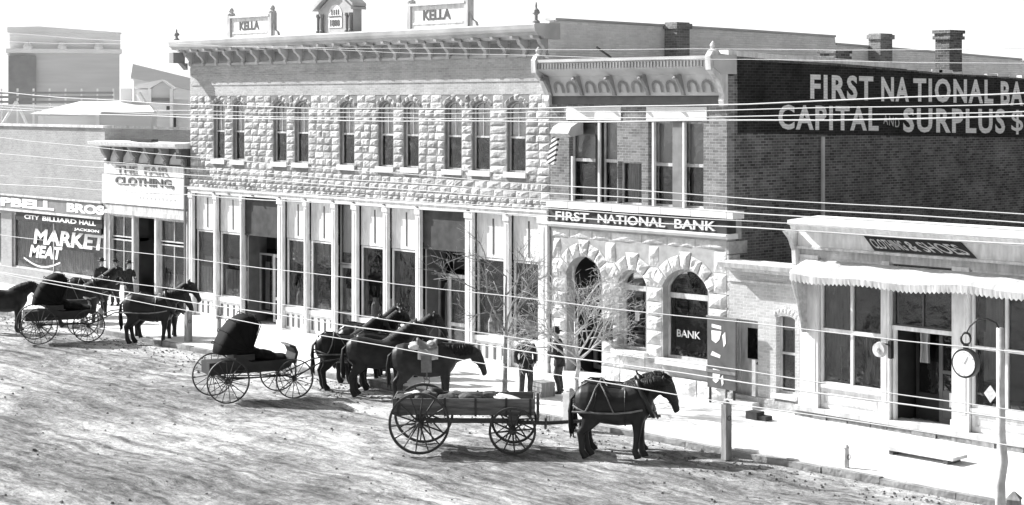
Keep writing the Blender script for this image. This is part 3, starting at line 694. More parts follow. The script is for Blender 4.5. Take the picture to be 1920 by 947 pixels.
    for a, b in xs: rock(mb, [(a, 2.98), (b, 2.98), (b - (0 if b > BX1 - .1 else .02), 3.5), (a, 3.5)], 0, .08); rock(mb, [(a + .02, 3.53), (b, 3.53), (b, 4.08), (a + .02, 4.08)], 0, .07)
    mb.build('stone_facing', STONE_B, B)
    mb = MB()
    for k in range(12):
        z = .12 + k * .355; l = .75 if k % 2 else .45
        mb.box(BX1 + .001, BX1 + .06, 0, l, z, z + .33)
    mb.box(BX1 + .001, BX1 + .03, -.01, .55, 4.4, 4.95)
    mb.build('quoin', STONE, B)
    for (a, b), zb2, zs, zt3, zr2 in ((n1, 1.16, 3.02, 3.38, 2.86), (n2, 1.08, 3.02, 3.52, 2.78)):
        y = .2; f = MB(); w = .07
        wall(f, arch(a + .003, b - .003, zb2, zs, zt3 - .003, 12), [arch(a + w, b - w, zb2 + w, zs, zt3 - w, 12)], y, .08); f.box(a + w, b - w, y - .02, y + .06, zr2 - .07, zr2 + .07)
        fr = f.build('arched_window', CREAM, B)
        pane([(p[0], y + .04, p[1]) for p in arch(a + w, b - w, zb2 + w, zs, zt3 - w, 12)], GLASS, fr)
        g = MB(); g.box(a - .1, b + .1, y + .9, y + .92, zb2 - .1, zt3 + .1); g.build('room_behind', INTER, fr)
        s = MB(); s.box(a - .12, b + .12, -.2, .25, zb2 - .15, zb2 - .001); s.build('sill', STONE_D, B)
        if b == n2[1]:
            t = MB(); text_on_wall(t, 'BANK', fX(1268, .2), fX(1312, .2), 1.66, 1.86, y + .03, thick=.006, weight=.012); t.build('window_lettering', LGREY, fr)
            g = MB(); g.box(a + .2, b - .15, y + .10, y + .11, 1.3, 2.2); g.build('window_screen', MIDG, fr)
        else:
            g = MB(); x = fX(1190, .2); g.box(x, x + .15, y + .02, y + .035, 1.95, 2.2); g.build('window_notice', LGREY, fr)
    # doorway
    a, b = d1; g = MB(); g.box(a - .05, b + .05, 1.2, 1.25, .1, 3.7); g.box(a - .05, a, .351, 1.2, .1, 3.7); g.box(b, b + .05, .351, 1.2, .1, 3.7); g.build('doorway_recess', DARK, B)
    window(B, a + .2, b - .2, .3, 2.9, .9, w=.12, rail=1.1, fm=MIDG, depth=.25, name='door')
    g = MB(); g.box(a + .0, b, -.25, .35, .14, .30); g.build('doorstep', STONE_D, B)
    # side wall with painted sign
    P = lambda px, py: (lambda q: Vector((BX1, q[0], q[1])))(onX(px, py, BX1))
    tops = [onX(*p, BX1) for p in ((1372, 106), (1470, 114), (1565, 119), (1700, 130), (1760, 136), (1850, 141), (1915, 146))]
    ye = tops[-1][0] + 5
    prof = [(.3, .1)] + [(.3, tops[0][1] + .02)] + tops[1:] + [(ye, tops[-1][1] - .1), (ye, .1)]
    mb = MB(); mb.prism_x(prof, BX1 - .3, BX1 - .001); mb.build('side_wall', BR_DARK, B)
    bot = [onX(*p, BX1) for p in ((1372, 250), (1915, 258))]
    sl = (bot[1][1] - bot[0][1]) / (bot[1][0] - bot[0][0])
    mb = MB(); vs = [(BX1 + .003, .42, bot[0][1] + sl * (.42 - bot[0][0])), (BX1 + .003, ye - .01, bot[0][1] + sl * (ye - bot[0][0]))] + [(BX1 + .003, y_ if y_ < ye else ye - .01, z_ - .06) for y_, z_ in [(ye, tops[-1][1] - .1)] + tops[::-1][:-1]] + [(BX1 + .003, .42, tops[0][1] - .05)]
    mb.face(vs); pan = mb.build('painted_panel', PAINTB, B, fix=False)
    def word(s, l, r, tl, bl, tr, br, w=.032):
        mb = MB(); q = [P(l, bl), P(r, br), P(r, tr), P(l, tl)]
        for v in q: v.x = BX1 + .005
        put_text(mb, s, q[0], q[1], q[2], q[3], (1, 0, 0), .004, w, 1.18); mb.build('painted_lettering', LETTERB if w else LGREY, pan)
    word('FIRST', 1519, 1637, 139, 186, 143, 189); word('NA', 1652, 1704, 144, 190, 145, 191); word('TIONAL', 1712, 1862, 146, 191, 149, 195); word('BANK', 1876, 1968, 152, 197, 155, 200)
    word('CAPITAL', 1459, 1647, 196, 243, 200, 246); word('SURPLUS', 1693, 1884, 202, 248, 204, 251)
    word('$', 1896, 1918, 206, 252, 206, 252, .006)
    word('AND', 1656, 1686, 214, 232, 222, 240, 0)
    # white coping on the wall head
    mb = MB(); T = [(.0, tops[0][1] + .02)] + tops[1:4]
    for p, q in zip(T[:-1], T[1:]): mb.prism_x([(p[0], p[1] + .005), (q[0] - .01, q[1] + .005), (q[0] - .01, q[1] + .15), (p[0], p[1] + .15)], BX1 - .36, BX1 + .05)
    mb.build('coping', WHITE, B)
    mb = MB(); T = tops[3:] + [(ye, tops[-1][1] - .1)]
    for p, q in zip(T[:-1], T[1:]):
        y_ = p[0]
        while y_ < q[0] - .3:
            w = random.uniform(.3, .8); z = p[1] + (q[1] - p[1]) * (y_ - p[0]) / (q[0] - p[0]); mb.box(BX1 - .3, BX1 + .02, y_, y_ + w * .95, z - .02, z + random.uniform(.03, .09)); y_ += w
    mb.build('coping_stone', STONE_D, B)
    for pa, pb, pt, mat in ((1566, 1601, 93, BR_DARK), (1780, 1813, 56, BR_DARK)):
        X = BX1 - .45; y0, zt3 = onX(pa, pt, X + .3); y1, _ = onX(pb, pt, X + .3); y1 = y0 + (y1 - y0) * .72; zb3 = 8.2
        k = MB(); k.box(X - .2, X + .3, y0, y1, zb3, zt3 - .28); k.box(X - .26, X + .36, y0 - .06, y1 + .06, zt3 - .28, zt3 - .18); k.box(X - .22, X + .32, y0 - .02, y1 + .02, zt3 - .18, zt3 - .1); k.box(X - .27, X + .37, y0 - .07, y1 + .07, zt3 - .1, zt3)
        k.build('chimney', mat, B)
    mb = MB(); mb.prism_x([(.3, 8.3), (.3, 8.5), (ye, 8.0), (ye, 7.8)], BX0, BX1 - .31); mb.build('roof', ROOFT, B)
    mb = MB(); mb.box(BX0, BX1, ye, ye + .25, .1, tops[-1][1] - .3); mb.build('rear_wall', BR_DARK, B)
    # downpipe on the side wall
    y_, z1 = onX(1538, 256, BX1); mb = MB(); mb.tube([(BX1 + .09, y_, z1), (BX1 + .09, y_, 3.2)], .06, 8); mb.build('downpipe', CORN, B)
    # prop leaning on the roof
    mb = MB(); a = atD(1118, 88, 50); b = atD(1146, 108, 50); mb.tube([(a.x, a.y, a.z), (b.x, b.y, b.z)], .03, 6); mb.build('roof_prop', WOOD_D, B)
bank()
# name plate by the bank door
mb = MB(); x0, x1 = fX(1124, -.2), fX(1149, -.2); z0, z1 = fZ(1136, 638, -.2), fZ(1136, 600, -.2)
S = thing('hanging_sign', 'small dark sign board on the stone pier by the bank doorway', 'sign', ((x0 + x1) / 2, -.2, z0))
mb.box(x0, x1, -.25, -.2, z0, z1); mb.build('board', DARK, S)
mb = MB(); mb.box(x0 - .02, x1 + .02, -.27, -.18, z1, z1 + .03); mb.box(x0 - .02, x1 + .02, -.27, -.18, z0 - .03, z0); mb.build('frame', GREY, S)


# ------------------------------------------------------------------ low brick building
LX0, LX1 = BX1 + .062, fX(1498)
def lowb():
    B = thing('brick_annex', 'low one-storey brick annex between the bank and the awning shop', 'building', ((LX0 + LX1) / 2, 0, 0))
    d = (fX(1376), fX(1421)); w = (fX(1455), fX(1496.5)); dz = fZ(1400, 600); wz0, wz1 = fZ(1475, 740), fZ(1475, 592)
    w = (w[0], w[1] - .1)
    mb = MB(); wall(mb, rect(LX0, LX1, .1, 3.62), [rect(d[0], d[1], .3, dz), arch(w[0], w[1], wz0, wz1 - .08, wz1, 6)], .0, .28); mb.build('wall', BR_LOW, B)
    mb = MB(); mb.prism_x([(.3, 3.62), (-.12, 3.62), (-.2, 3.70), (-.42, 3.74), (-.46, 3.86), (.3, 3.90)], LX0, LX1 + .1); mb.build('cornice', CREAM, B)
    mb = MB(); mb.box(LX0, LX1, -.04, -.001, 3.34, 3.40); mb.build('string_course', CREAM, B)
    f = MB(); frame_rect(f, d[0], d[1], .3, dz, .08, .14, .24); fr = f.build('door_frame', CREAM, B)
    f = MB(); f.box(d[0] + .081, d[1] - .081, .18, .22, .31, dz - .081); dd = f.build('door', CREAM, B)
    f = MB(); a = d[0] + .40 * (d[1] - d[0]); f.box(a, d[1] - .14, .168, .179, 1.35, dz - .22); f.build('pane', GLASS_D, dd); f = MB(); f.box(a, d[1] - .14, .1792, .1798, 1.35, dz - .22); 
    f.build('door_light_backing', DARK, dd)
    f = MB(); f.blob((d[1] - .14, .15, 1.25), .035); f.build('handle', IRON, dd)
    f = MB(); f.box(d[0] - .05, d[1] + .1, -.35, .27, .14, .30); f.build('doorstep', STONE_D, B)
    window(B, w[0], w[1], wz0, wz1, .16, rail=(wz0 + wz1) / 2 + .02, w=.06, glass=GLASS, blind=(wz0 + wz1) / 2 + .6, curtain=[(w[0] + (w[1] - w[0]) * .5, w[1] - .06, (wz0 + wz1) / 2 + .05, wz1 - .1)], fm=CREAM)
    f = MB(); f.box(w[0] - .1, w[1] + .08, -.1, .2, wz0 - .12, wz0 - .001); f.build('sill', STONE_D, B)
    f = MB(); voussoirs(f, w[0] - .02, w[1] + .02, wz1 - .08, wz1 + .02, .16, 7, 0, .02); f.build('window_arch', BR_LOW, B)
    mb = MB(); mb.box(LX0, LX1, -.06, 0, .1, .42); mb.build('foundation', STONE, B)
    mb = MB(); mb.prism_x([(.31, 3.4), (.31, 3.6), (15, 3.1), (15, 2.9)], LX0, LX1); mb.build('roof', ROOFT, B)
    mb = MB(); mb.box(LX0, LX1, 15, 15.2, .1, 3.1); mb.build('rear_wall', BR_LOW, B)
lowb()

# ------------------------------------------------------------------ shop with the scalloped awning
HX0, HX1 = LX1 + .02, -13.5
def shop():
    B = thing('awning_shop', 'white wooden storefront with a scalloped awning and a long white cornice', 'building', ((HX0 + -17) / 2, 0, 0))
    Y = -.10
    # pilasters and frames
    def pil(pa, pb, z0=.30, z1=4.2):
        a, b = fX(pa, Y), fX(pb, Y); m = MB(); m.box(a, b, Y - .08, .2, z0, z1); m.box(a - .02, b + .02, Y - .11, Y - .08, z0, z0 + .35); m.box(a + .08, b - .08, Y - .095, Y - .08, z0 + .5, z1 - .3); m.build('pilaster', WHITE, B)
    pil(1503, 1537); pil(1657, 1671); pil(1788, 1820); 
    x = HX0
    wa, wb = fX(1538, Y), fX(1656.5, Y)
    zt = 4.15; zr = fZ(1600, 624, Y); zb = fZ(1600, 728, Y)
    def shopwin(wa, wb, zr, zb, mx):
        mb = MB(); Yg = Y + .02; frame_rect(mb, wa + .01, wb - .01, zb, zt, .07, Y, Y + .12); mb.box(wa + .08, wb - .08, Y - .002, Y + .1, zr - .04, zr + .04)
        for m in mx:
            mb.box(m - .035, m + .035, Y - .004, Y + .098, zb + .07, zr - .04); mb.box(m - .035, m + .035, Y - .004, Y + .098, zr + .04, zt - .07)
        f = mb.build('show_window', WHITE, B)
        pane([(wa + .07, Y + .06, zb + .06), (wb - .07, Y + .06, zb + .06), (wb - .07, Y + .06, zt - .06), (wa + .07, Y + .06, zt - .06)], GLASS, f)
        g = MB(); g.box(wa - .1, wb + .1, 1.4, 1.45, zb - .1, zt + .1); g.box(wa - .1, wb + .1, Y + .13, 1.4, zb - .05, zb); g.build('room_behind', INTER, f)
        m = MB(); m.box(wa + .01, wb - .01, Y + .02, Y + .2, .42, zb - .001); m.box(wa, wb, Y - .05, Y + .02, zb - .08, zb - .002); base = m.build('base_panel', WHITE, B)
        m = MB(); n = max(1, round((wb - wa) / 1.7))
        for k in range(n):
            a = wa + .1 + (wb - wa - .2) * k / n; b = wa + .1 + (wb - wa - .2) * (k + .94) / n; m2 = MB(); frame_rect(m2, a, b, .55, zb - .2, .04, Y + .005, Y + .0199); m2.build('panel_moulding', CREAM, base)
        m.bm.free()
        return f
    f = shopwin(wa, wb, zr, zb, [fX(1597, Y)])
    def drape(x0, x1, z0, z1, y, f, wdt=.5, mat=CURT):
        c = MB(); n = 16; pr = None
        for i in range(n + 1):
            t = i / n; row = []
            for j in range(6):
                s = j / 5; k = 1 - .35 * math.sin(s * math.pi * .9) * wdt
                row.append(c.bm.verts.new(((x0 + x1) / 2 + (t - .5) * (x1 - x0) * k, y + .05 * math.sin(i * 1.9) , z1 + (z0 - z1) * s)))
            if pr:
                for j in range(5): c.bm.faces.new([pr[j], row[j], row[j + 1], pr[j + 1]])
            pr = row
        c.build('hanging_garment', mat, f)
    m = (wa + wb) / 2; drape(m + .1, m + .75, zb + .08, zb + 1.35, .25, f); drape(m - .75, m - .25, zb + .08, zb + .9, .4, f, mat=LGREY)
    wa, wb = fX(1821, Y), HX1 + 1
    f2 = shopwin(wa, wb, fZ(1860, 655, Y), fZ(1860, 770, Y), [fX(1887, Y), fX(1960, Y)])
    g = MB(); c = fX(1855, Y); z = fZ(1855, 739, Y); g.prism_y([(c - .17, z), (c, z - .2), (c + .17, z), (c, z + .2)], Y + .04, Y + .055); g.build('diamond_notice', LGREY, f2)
    # entrance
    a, b = fX(1672, Y), fX(1787, Y); zh = fZ(1730, 620, Y)
    mb = MB(); mb.box(a, b, Y - .02, Y + .9, .16, .34); mb.build('threshold', WHITE, B); mb = MB(); mb.box(a, b, Y, Y + .15, zh - .05, zh + .05); en = mb.build('door_frame', WHITE, B)
    mb = MB(); mb.box(a + .02, a + .10, Y + .01, Y + .1, .34, zh - .05); mb.build('door_jamb', WHITE, en)
    window(B, a + .03, b - .03, zh + .051, 4.15, Y + .04, w=.04, fm=MIDG, depth=1.2, back=INTER, name='transom_window', mull=((a + b) / 2,))
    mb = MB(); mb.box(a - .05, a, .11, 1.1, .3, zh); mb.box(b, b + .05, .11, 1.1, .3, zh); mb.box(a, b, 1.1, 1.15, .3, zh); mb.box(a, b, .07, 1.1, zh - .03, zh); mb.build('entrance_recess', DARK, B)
    c = a + (b - a) * .52
    d = MB(); yy = .55; frame_rect(d, c, b - .06, .36, zh - .05, .1, yy, yy + .05); d.box(c + .1, b - .16, yy + .002, yy + .05, 1.55, 1.63); d.box(c + .1, b - .16, yy + .01, yy + .045, .46, 1.15); dr = d.build('door', MIDG, B)
    pane([(c + .1, yy + .03, 1.15), (b - .16, yy + .03, 1.15), (b - .16, yy + .03, zh - .15), (c + .1, yy + .03, zh - .15)], GLASS_D, dr)
    for q in (.36, .62):
        g = MB(); xx = c + (b - c) * q; g.box(xx, xx + .07, yy - .012, yy - .001, .78, 1.12); g.build('door_plate', LETTER, dr)
    d = MB(); frame_rect(d, a + .1, c - .05, .36, zh - .05, .08, yy + .2, yy + .25); d.box(a + .18, c - .13, yy + .21, yy + .24, .44, 1.0); dr = d.build('door', DARK, B)
    pane([(a + .18, yy + .23, 1.0), (c - .13, yy + .23, 1.0), (c - .13, yy + .23, zh - .13), (a + .18, yy + .23, zh - .13)], GLASS_D, dr)
    drape(a + .3, a + .62, 1.75, 2.6, .6, dr)
    # head: soffit, frieze, sign, cornice
    mb = MB(); mb.box(HX0, HX1, Y - .04, .3, 4.15, 4.42); mb.build('awning_board', CREAM, B)
    mb = MB(); mb.box(HX0 + .05, HX1, Y - .10, Y - .04, 4.02, 4.10); mb.build('awning_roller', CREAM, B)
    za, zb_ = 4.15, 4.58
    mb = MB(); mb.box(HX0 + .15, HX1, Y - .16, .3, 4.421, 4.80); fz = mb.build('frieze', WHITE, B)
    mb = MB(); mb.box(HX0 + .1, HX1, Y - .24, Y - .161, 4.36, 4.425); mb.build('frieze_moulding', CREAM, fz)
    yq = Y - .163
    pts = [onY(1641, 485, yq), onY(1832, 502, yq), onY(1802, 470, yq), onY(1620, 453, yq)]
    zz0, zz1 = 4.44, 4.79
    q = [(pts[0][0], zz0), (pts[1][0], zz0), (pts[2][0], zz1), (pts[3][0], zz1)]
    mb = MB(); mb.prism_y(q, yq - .03, yq); sg = mb.build('sign_board', DARK, B)
    mb = MB(); y2 = yq - .031
    put_text(mb, 'CLOTHING', (q[0][0] + .04, y2, zz0 + .06), (q[0][0] + 1.02, y2, zz0 + .06), (q[3][0] + 1.03, y2, zz1 - .07), (q[3][0] + .14, y2, zz1 - .07), (0, -1, 0), .012, .01)
    put_text(mb, '& SHOES', (q[0][0] + 1.10, y2, zz0 + .06), (q[1][0] - .1, y2, zz0 + .06), (q[2][0] - .16, y2, zz1 - .07), (q[3][0] + 1.10, y2, zz1 - .07), (0, -1, 0), .012, .01)
    mb.build('sign_lettering', LGREY, sg)
    mb = MB(); mb.prism_x([(.3, 4.80), (-.42, 4.80), (-.5, 4.84), (-.78, 4.87), (-.82, 4.97), (-.92, 5.0), (-.92, 5.10), (.3, 5.16)], fX(1477, -.9), HX1); mb.build('cornice', WHITE, B)
    mb = MB(); x = HX0 + .02; mb.prism_x([(Y - .05, 3.9), (Y - .22, 3.95), (Y - .25, 4.3), (Y - .4, 4.6), (Y - .62, 4.8), (Y - .05, 4.8)], x, x + .12); mb.build('corner_bracket', CREAM, B)
    # awning cloth, sagging, with a scalloped valance
    y1 = -.85; nx = 620; A = MB(); xa, xb = fX(1499, -.5), HX1
    def zf(x): return 3.86 - .045 * math.sin((x - xa) * .85) - .03 * math.sin((x - xa) * 2.3)
    pr = None
    for i in range(nx + 1):
        x = xa + (xb - xa) * i / nx; zfr = zf(x)
        row = [(x, Y - .09, 4.09), (x, -.45, 4.04 - .02 * math.sin(x * 5)), (x, y1, zfr), (x, y1 - .04, zfr - .06)]
        ph = ((x - xa) / .125) % 1; row.append((x, y1 - .02 + .012 * math.sin(x * 9), zfr - .20 - .02 * math.sin(x * 1.3) - .06 * (1 - abs(2 * ph - 1))))
        row = [A.bm.verts.new(p) for p in row]
        if pr:
            for j in range(4): A.bm.faces.new([pr[j], row[j], row[j + 1], pr[j + 1]])
        pr = row
    o = A.build('awning', CLOTH, B, smooth=False, fix=False)
    md = o.modifiers.new('t', 'SOLIDIFY'); md.thickness = .008
    # gathered side curtain of the awning
    A = MB(); pr = None
    for i in range(15):
        t = i / 14; y = Y - .10 - .62 * t; row = []
        for j in range(8):
            s = j / 7; k = 1 - .72 * s ** .7
            row.append(A.bm.verts.new((xa - .01 + .05 * math.sin(i * 2.1) * (1 - .4 * s), Y - .1 - .62 * t * k, 4.02 - .18 * t - (1.75 - .2 * t) * s)))
        if pr:
            for j in range(7): A.bm.faces.new([pr[j], row[j], row[j + 1], pr[j + 1]])
        pr = row
    A.build('awning_side_curtain', LGREY, B, smooth=True)
    A = MB(); A.tube([(xa - .02, -.86, 3.8), (xa - .06, -.6, 3.2), (xa - .03, -.25, 2.5), (xa - .02, Y - .1, 2.3)], .02, 6); A.build('awning_arm', WHITE, B)
    # foundation
    mb = MB(); x = HX0
    while x < HX1:
        w = random.uniform(.35, .8); mb.box(x, x + w - .03, Y - .12 + random.uniform(-.03, .03), .3, .05, .30 + random.uniform(-.03, .01)); x += w
    mb.build('foundation', pm('rubble foundation', .22, .95, .5, 5, .03, 9), B)
    mb = MB(); mb.box(HX0, HX1, Y - .16, .3, .30, .415); mb.build('floor_beam', CREAM, B)
    mb = MB(); mb.prism_x([(.31, 4.2), (.31, 4.4), (22, 3.0), (22, 2.8)], HX0, HX1); mb.build('roof', ROOFT, B)
    mb = MB(); mb.prism_x([(.3, .1), (.3, 4.2), (22, 2.9), (22, .1)], HX0, HX0 + .01); mb.build('side_wall', CREAM, B)
shop()
# plank step before the shop door
x0, x1 = onZ(1655, 838, .3)[0], onZ(1790, 860, .3)[0]
yy = onZ(1720, 848, .25)[1]
PS = thing('plank_step', 'loose plank step on blocks before the awning shop door', 'step', ((x0 + x1) / 2, yy, .15))
mb = MB(); mb.box(x0, x1, yy - .28, yy + .28, .25, .32); mb.build('plank', WOOD_W, PS)
for x in (x0 + .15, x1 - .25):
    mb = MB(); mb.box(x, x + .1, yy - .25, yy + .25, .15, .25); mb.build('block', WOOD_D, PS)
x0, y0_ = onZ(1398, 785, .15); mb = MB(); mb.box(x0, x0 + .35, y0_, y0_ + .3, .15, .34); mb.box(x0 + .35, x0 + .6, y0_ + .05, y0_ + .3, .15, .26)
setp(mb.build('boot_scraper', pm('dark stone block', .05, .9, .3, 5), None), 'small dark stone block on the sidewalk before the annex door', 'block')
# tall poster board against the bank corner
x0, x1 = fX(1328, -.3), fX(1381, -.3); z0, z1 = .55, fZ(1350, 597, -.3)
PB = thing('poster_board', 'tall dark poster board with pale pictures leaning at the bank corner', 'sign', ((x0 + x1) / 2, -.3, .15))
mb = MB(); mb.box(x0, x1, -.34, -.29, z0, z1); mb.build('board', MIDG, PB)
mb = MB(); mb.box(x0 - .03, x1 + .03, -.36, -.28, z1, z1 + .05); mb.build('rail', GREY, PB); mb = MB(); zm = fZ(1350, 697, -.3); mb.box(x0, x1, -.355, -.341, zm - .04, zm + .04); mb.build('rail', GREY, PB)
for x in (x0 + .05, x1 - .1):
    mb = MB(); mb.box(x, x + .06, -.33, -.295, .15, z0); mb.build('leg', DARK, PB)
def zq(py): return fZ(1345, py, -.34)
def blobs(zc, s):
    mb = MB(); c = x0 + .32
    mb.prism_y([(c - .16 * s, zc + .28 * s), (c + .16 * s, zc + .25 * s), (c + .16 * s, zc + .34 * s), (c - .16 * s, zc + .37 * s)], -.348, -.341)
    mb.prism_y([(c - .17 * s, zc + .2 * s), (c + .17 * s, zc + .2 * s), (c + .1 * s, zc - .02 * s), (c - .02 * s, zc - .12 * s), (c - .16 * s, zc - .05 * s)], -.348, -.341)
    mb.prism_y([(c + .2 * s, zc + .1 * s), (c + .3 * s, zc + .2 * s), (c + .32 * s, zc - .1 * s), (c + .25 * s, zc - .2 * s)], -.348, -.341)
    mb.prism_y([(c - .2 * s, zc - .45 * s), (c + .12 * s, zc - .5 * s), (c + .14 * s, zc - .42 * s), (c - .14 * s, zc - .34 * s)], -.348, -.341)
    mb.build('poster_picture', LETTER, PB)
blobs(zq(635), 1); blobs(zq(712), .75)
# lamp sign on the shop pilaster
x, z = fX(1662, -.4), fZ(1655, 655, -.4)
LS = thing('wall_lamp', 'small round wall lamp on the pilaster left of the shop door', 'lamp', (x, -.2, z))
mb = MB(); mb.box(x - .03, x + .06, -.30, -.19, z - .22, z + .2); mb.tube([(x, -.25, z + .1), (x - .05, -.42, z + .14), (x - .12, -.5, z + .05)], .02, 6); mb.build('bracket', IRON, LS)
mb = MB(); mb.tube([(x - .12, -.56, z), (x - .12, -.46, z)], [.17, .19], 16); mb.build('reflector', CREAM, LS, smooth=False)
mb = MB(); mb.blob((x - .12, -.58, z), .06); mb.build('lamp_glass', LGREY, LS)
# ------------------------------------------------------------------ clothing store
FX0, FX1 = fX(197), fX(354.5)
def fair():
    B = thing('clothing_store', 'small clothing store with a white signboard below a dark bracketed cornice', 'building', ((FX0 + FX1) / 2, 0, 0))
    zt = 3.55
    w1 = (fX(206), fX(250)); d = (fX(252), fX(290)); w2 = (fX(297), fX(348))
    mb = MB(); wall(mb, rect(FX0, FX1, .1, 4.1), [rect(w1[0], w1[1], .75, zt), rect(d[0], d[1], .2, zt), rect(w2[0], w2[1], .75, zt)], 0, .2); mb.build('wall', CREAM, B)
    for a, b in (w1, w2):
        f = window(B, a, b, .75, 2.62, .1, w=.05, fm=CREAM, mull=((a + b) / 2,), back=INTER, depth=1.2, name='show_window', curtain=[(a + .1, b - .5, .9, 1.5)])
        window(B, a, b, 2.70, zt, .1, w=.05, fm=CREAM, mull=((a + b) / 2,), back=INTER, name='transom_window', curtain=[(a + .3, a + .8, 2.8, 3.4), (b - .6, b - .2, 2.8, 3.4)])
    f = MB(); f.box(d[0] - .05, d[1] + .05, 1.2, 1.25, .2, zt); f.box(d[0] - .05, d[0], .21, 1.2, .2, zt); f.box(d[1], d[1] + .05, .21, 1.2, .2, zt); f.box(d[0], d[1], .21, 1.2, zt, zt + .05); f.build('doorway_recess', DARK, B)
    window(B, d[0] + .1, d[1] - .1, .25, 2.5, .8, w=.12, rail=1.1, fm=MIDG, depth=.3, name='door')
    for a, b in (w1, w2):
        for k in range(3): mb = MB(); q = a + (b - a) * (k + .08) / 3; mb.box(q, q + (b - a) * .26, -.02, -.001, .25, .65); mb.build('riser_panel', WHITE, B)
    mb = MB(); mb.box(FX0 - .05, FX1, -.14, -.001, 3.62, 3.78); mb.box(FX0, FX1, -.08, -.001, 3.785, 3.98); mb.build('storefront_beam', CREAM, B)
    for x in (FX0 + .08, fX(251), fX(293.5), FX1 - .1):
        mb = MB(); mb.box(x - .06, x + .06, -.06, -.001, .1, 3.6); mb.build('pilaster', WHITE, B)
    yb = -.12
    mb = MB(); mb.box(FX0 - .02, FX1 - .05, yb, .2, 4.02, 5.16); s1 = mb.build('signboard', WHITE, B)
    mb = MB(); mb.box(FX0 + .15, FX1 - .06, yb, .2, 5.19, 5.60); s2 = mb.build('upper_signboard', WHITE, B)
    mb = MB(); text_on_wall(mb, 'THE', fX(219, yb), fX(258, yb), 5.25, 5.53, yb - .001, weight=.02, thick=.03); mb.build('sign_lettering', GREY, s2); mb = MB(); text_on_wall(mb, 'FAIR', fX(271, yb), fX(317, yb), 5.25, 5.53, yb - .001, weight=.02, thick=.03); mb.build('sign_lettering', GREY, s2)
    mb = MB(); text_on_wall(mb, 'CLOTHING,', fX(217, yb), fX(327, yb), 4.74, 5.10, yb - .001, weight=.03, thick=.03); mb.build('sign_lettering', MIDG, s1)
    mb = MB()
    for x0, x1, z in ((236, 322, 4.52), (262, 330, 4.28)):
        x = fX(x0, yb)
        while x < fX(x1, yb):
            w = random.uniform(.06, .16); mb.box(x, x + w, yb - .008, yb - .001, z + random.uniform(-.01, .03), z + random.uniform(.06, .10)); x += w + random.uniform(.08, .22)
    mb.build('faded_lettering', LGREY, s1)
    # cornice
    mb = MB(); mb.prism_x([(.2, 6.28), (-.45, 6.28), (-.62, 6.34), (-.66, 6.46), (.2, 6.50)], FX0 - .25, fX(329, -.6)); cor = mb.build('cornice', WHITE, B)
    mb = MB(); mb.box(fX(332, -.3), FX1 - .02, -.35, .2, 5.9, 6.3); mb.box(FX0, FX1, -.02, .2, 5.61, 6.27); mb.build('frieze', MIDG, cor)
    mb = MB(); mb.box(fX(262), fX(301), -.4, -.1, 6.50, 6.60); mb.build('cornice_cap', DARK, cor)
    for px in (205, 229, 258, 287, 316, 349):
        x = fX(px); mb = MB(); mb.prism_x([(-.02, 5.62), (-.16, 5.62), (-.2, 5.74), (-.14, 5.8), (-.3, 6.0), (-.42, 6.27), (-.02, 6.27)], x - .09, x + .09); mb.build('bracket', CORN_D, cor)
    for a, b in ((209, 225), (233, 254), (262, 283), (291, 312), (320, 345)):
        a, b = fX(a), fX(b); mb = MB(); mb.prism_y([(a, 5.66), (b, 5.66), (b - .05, 5.85), ((a + b) / 2 + .08, 6.12), ((a + b) / 2 - .08, 6.12), (a + .05, 5.85)], -.06, -.021); mb.build('frieze_panel', CORN, cor)
    mb = MB(); mb.box(FX1 - .12, FX1 + .0, -.16, -.121, .15, 6.2); mb.build('party_pilaster', MIDG, B)
    mb = MB(); mb.prism_x([(.21, 6.0), (.21, 6.15), (16, 5.2), (16, 5.0)], FX0 + .02, FX1); mb.build('roof', ROOFT, B)
    mb = MB(); mb.box(FX0, FX1, 16, 16.2, .1, 5.1); mb.build('rear_wall', CREAM, B)
fair()

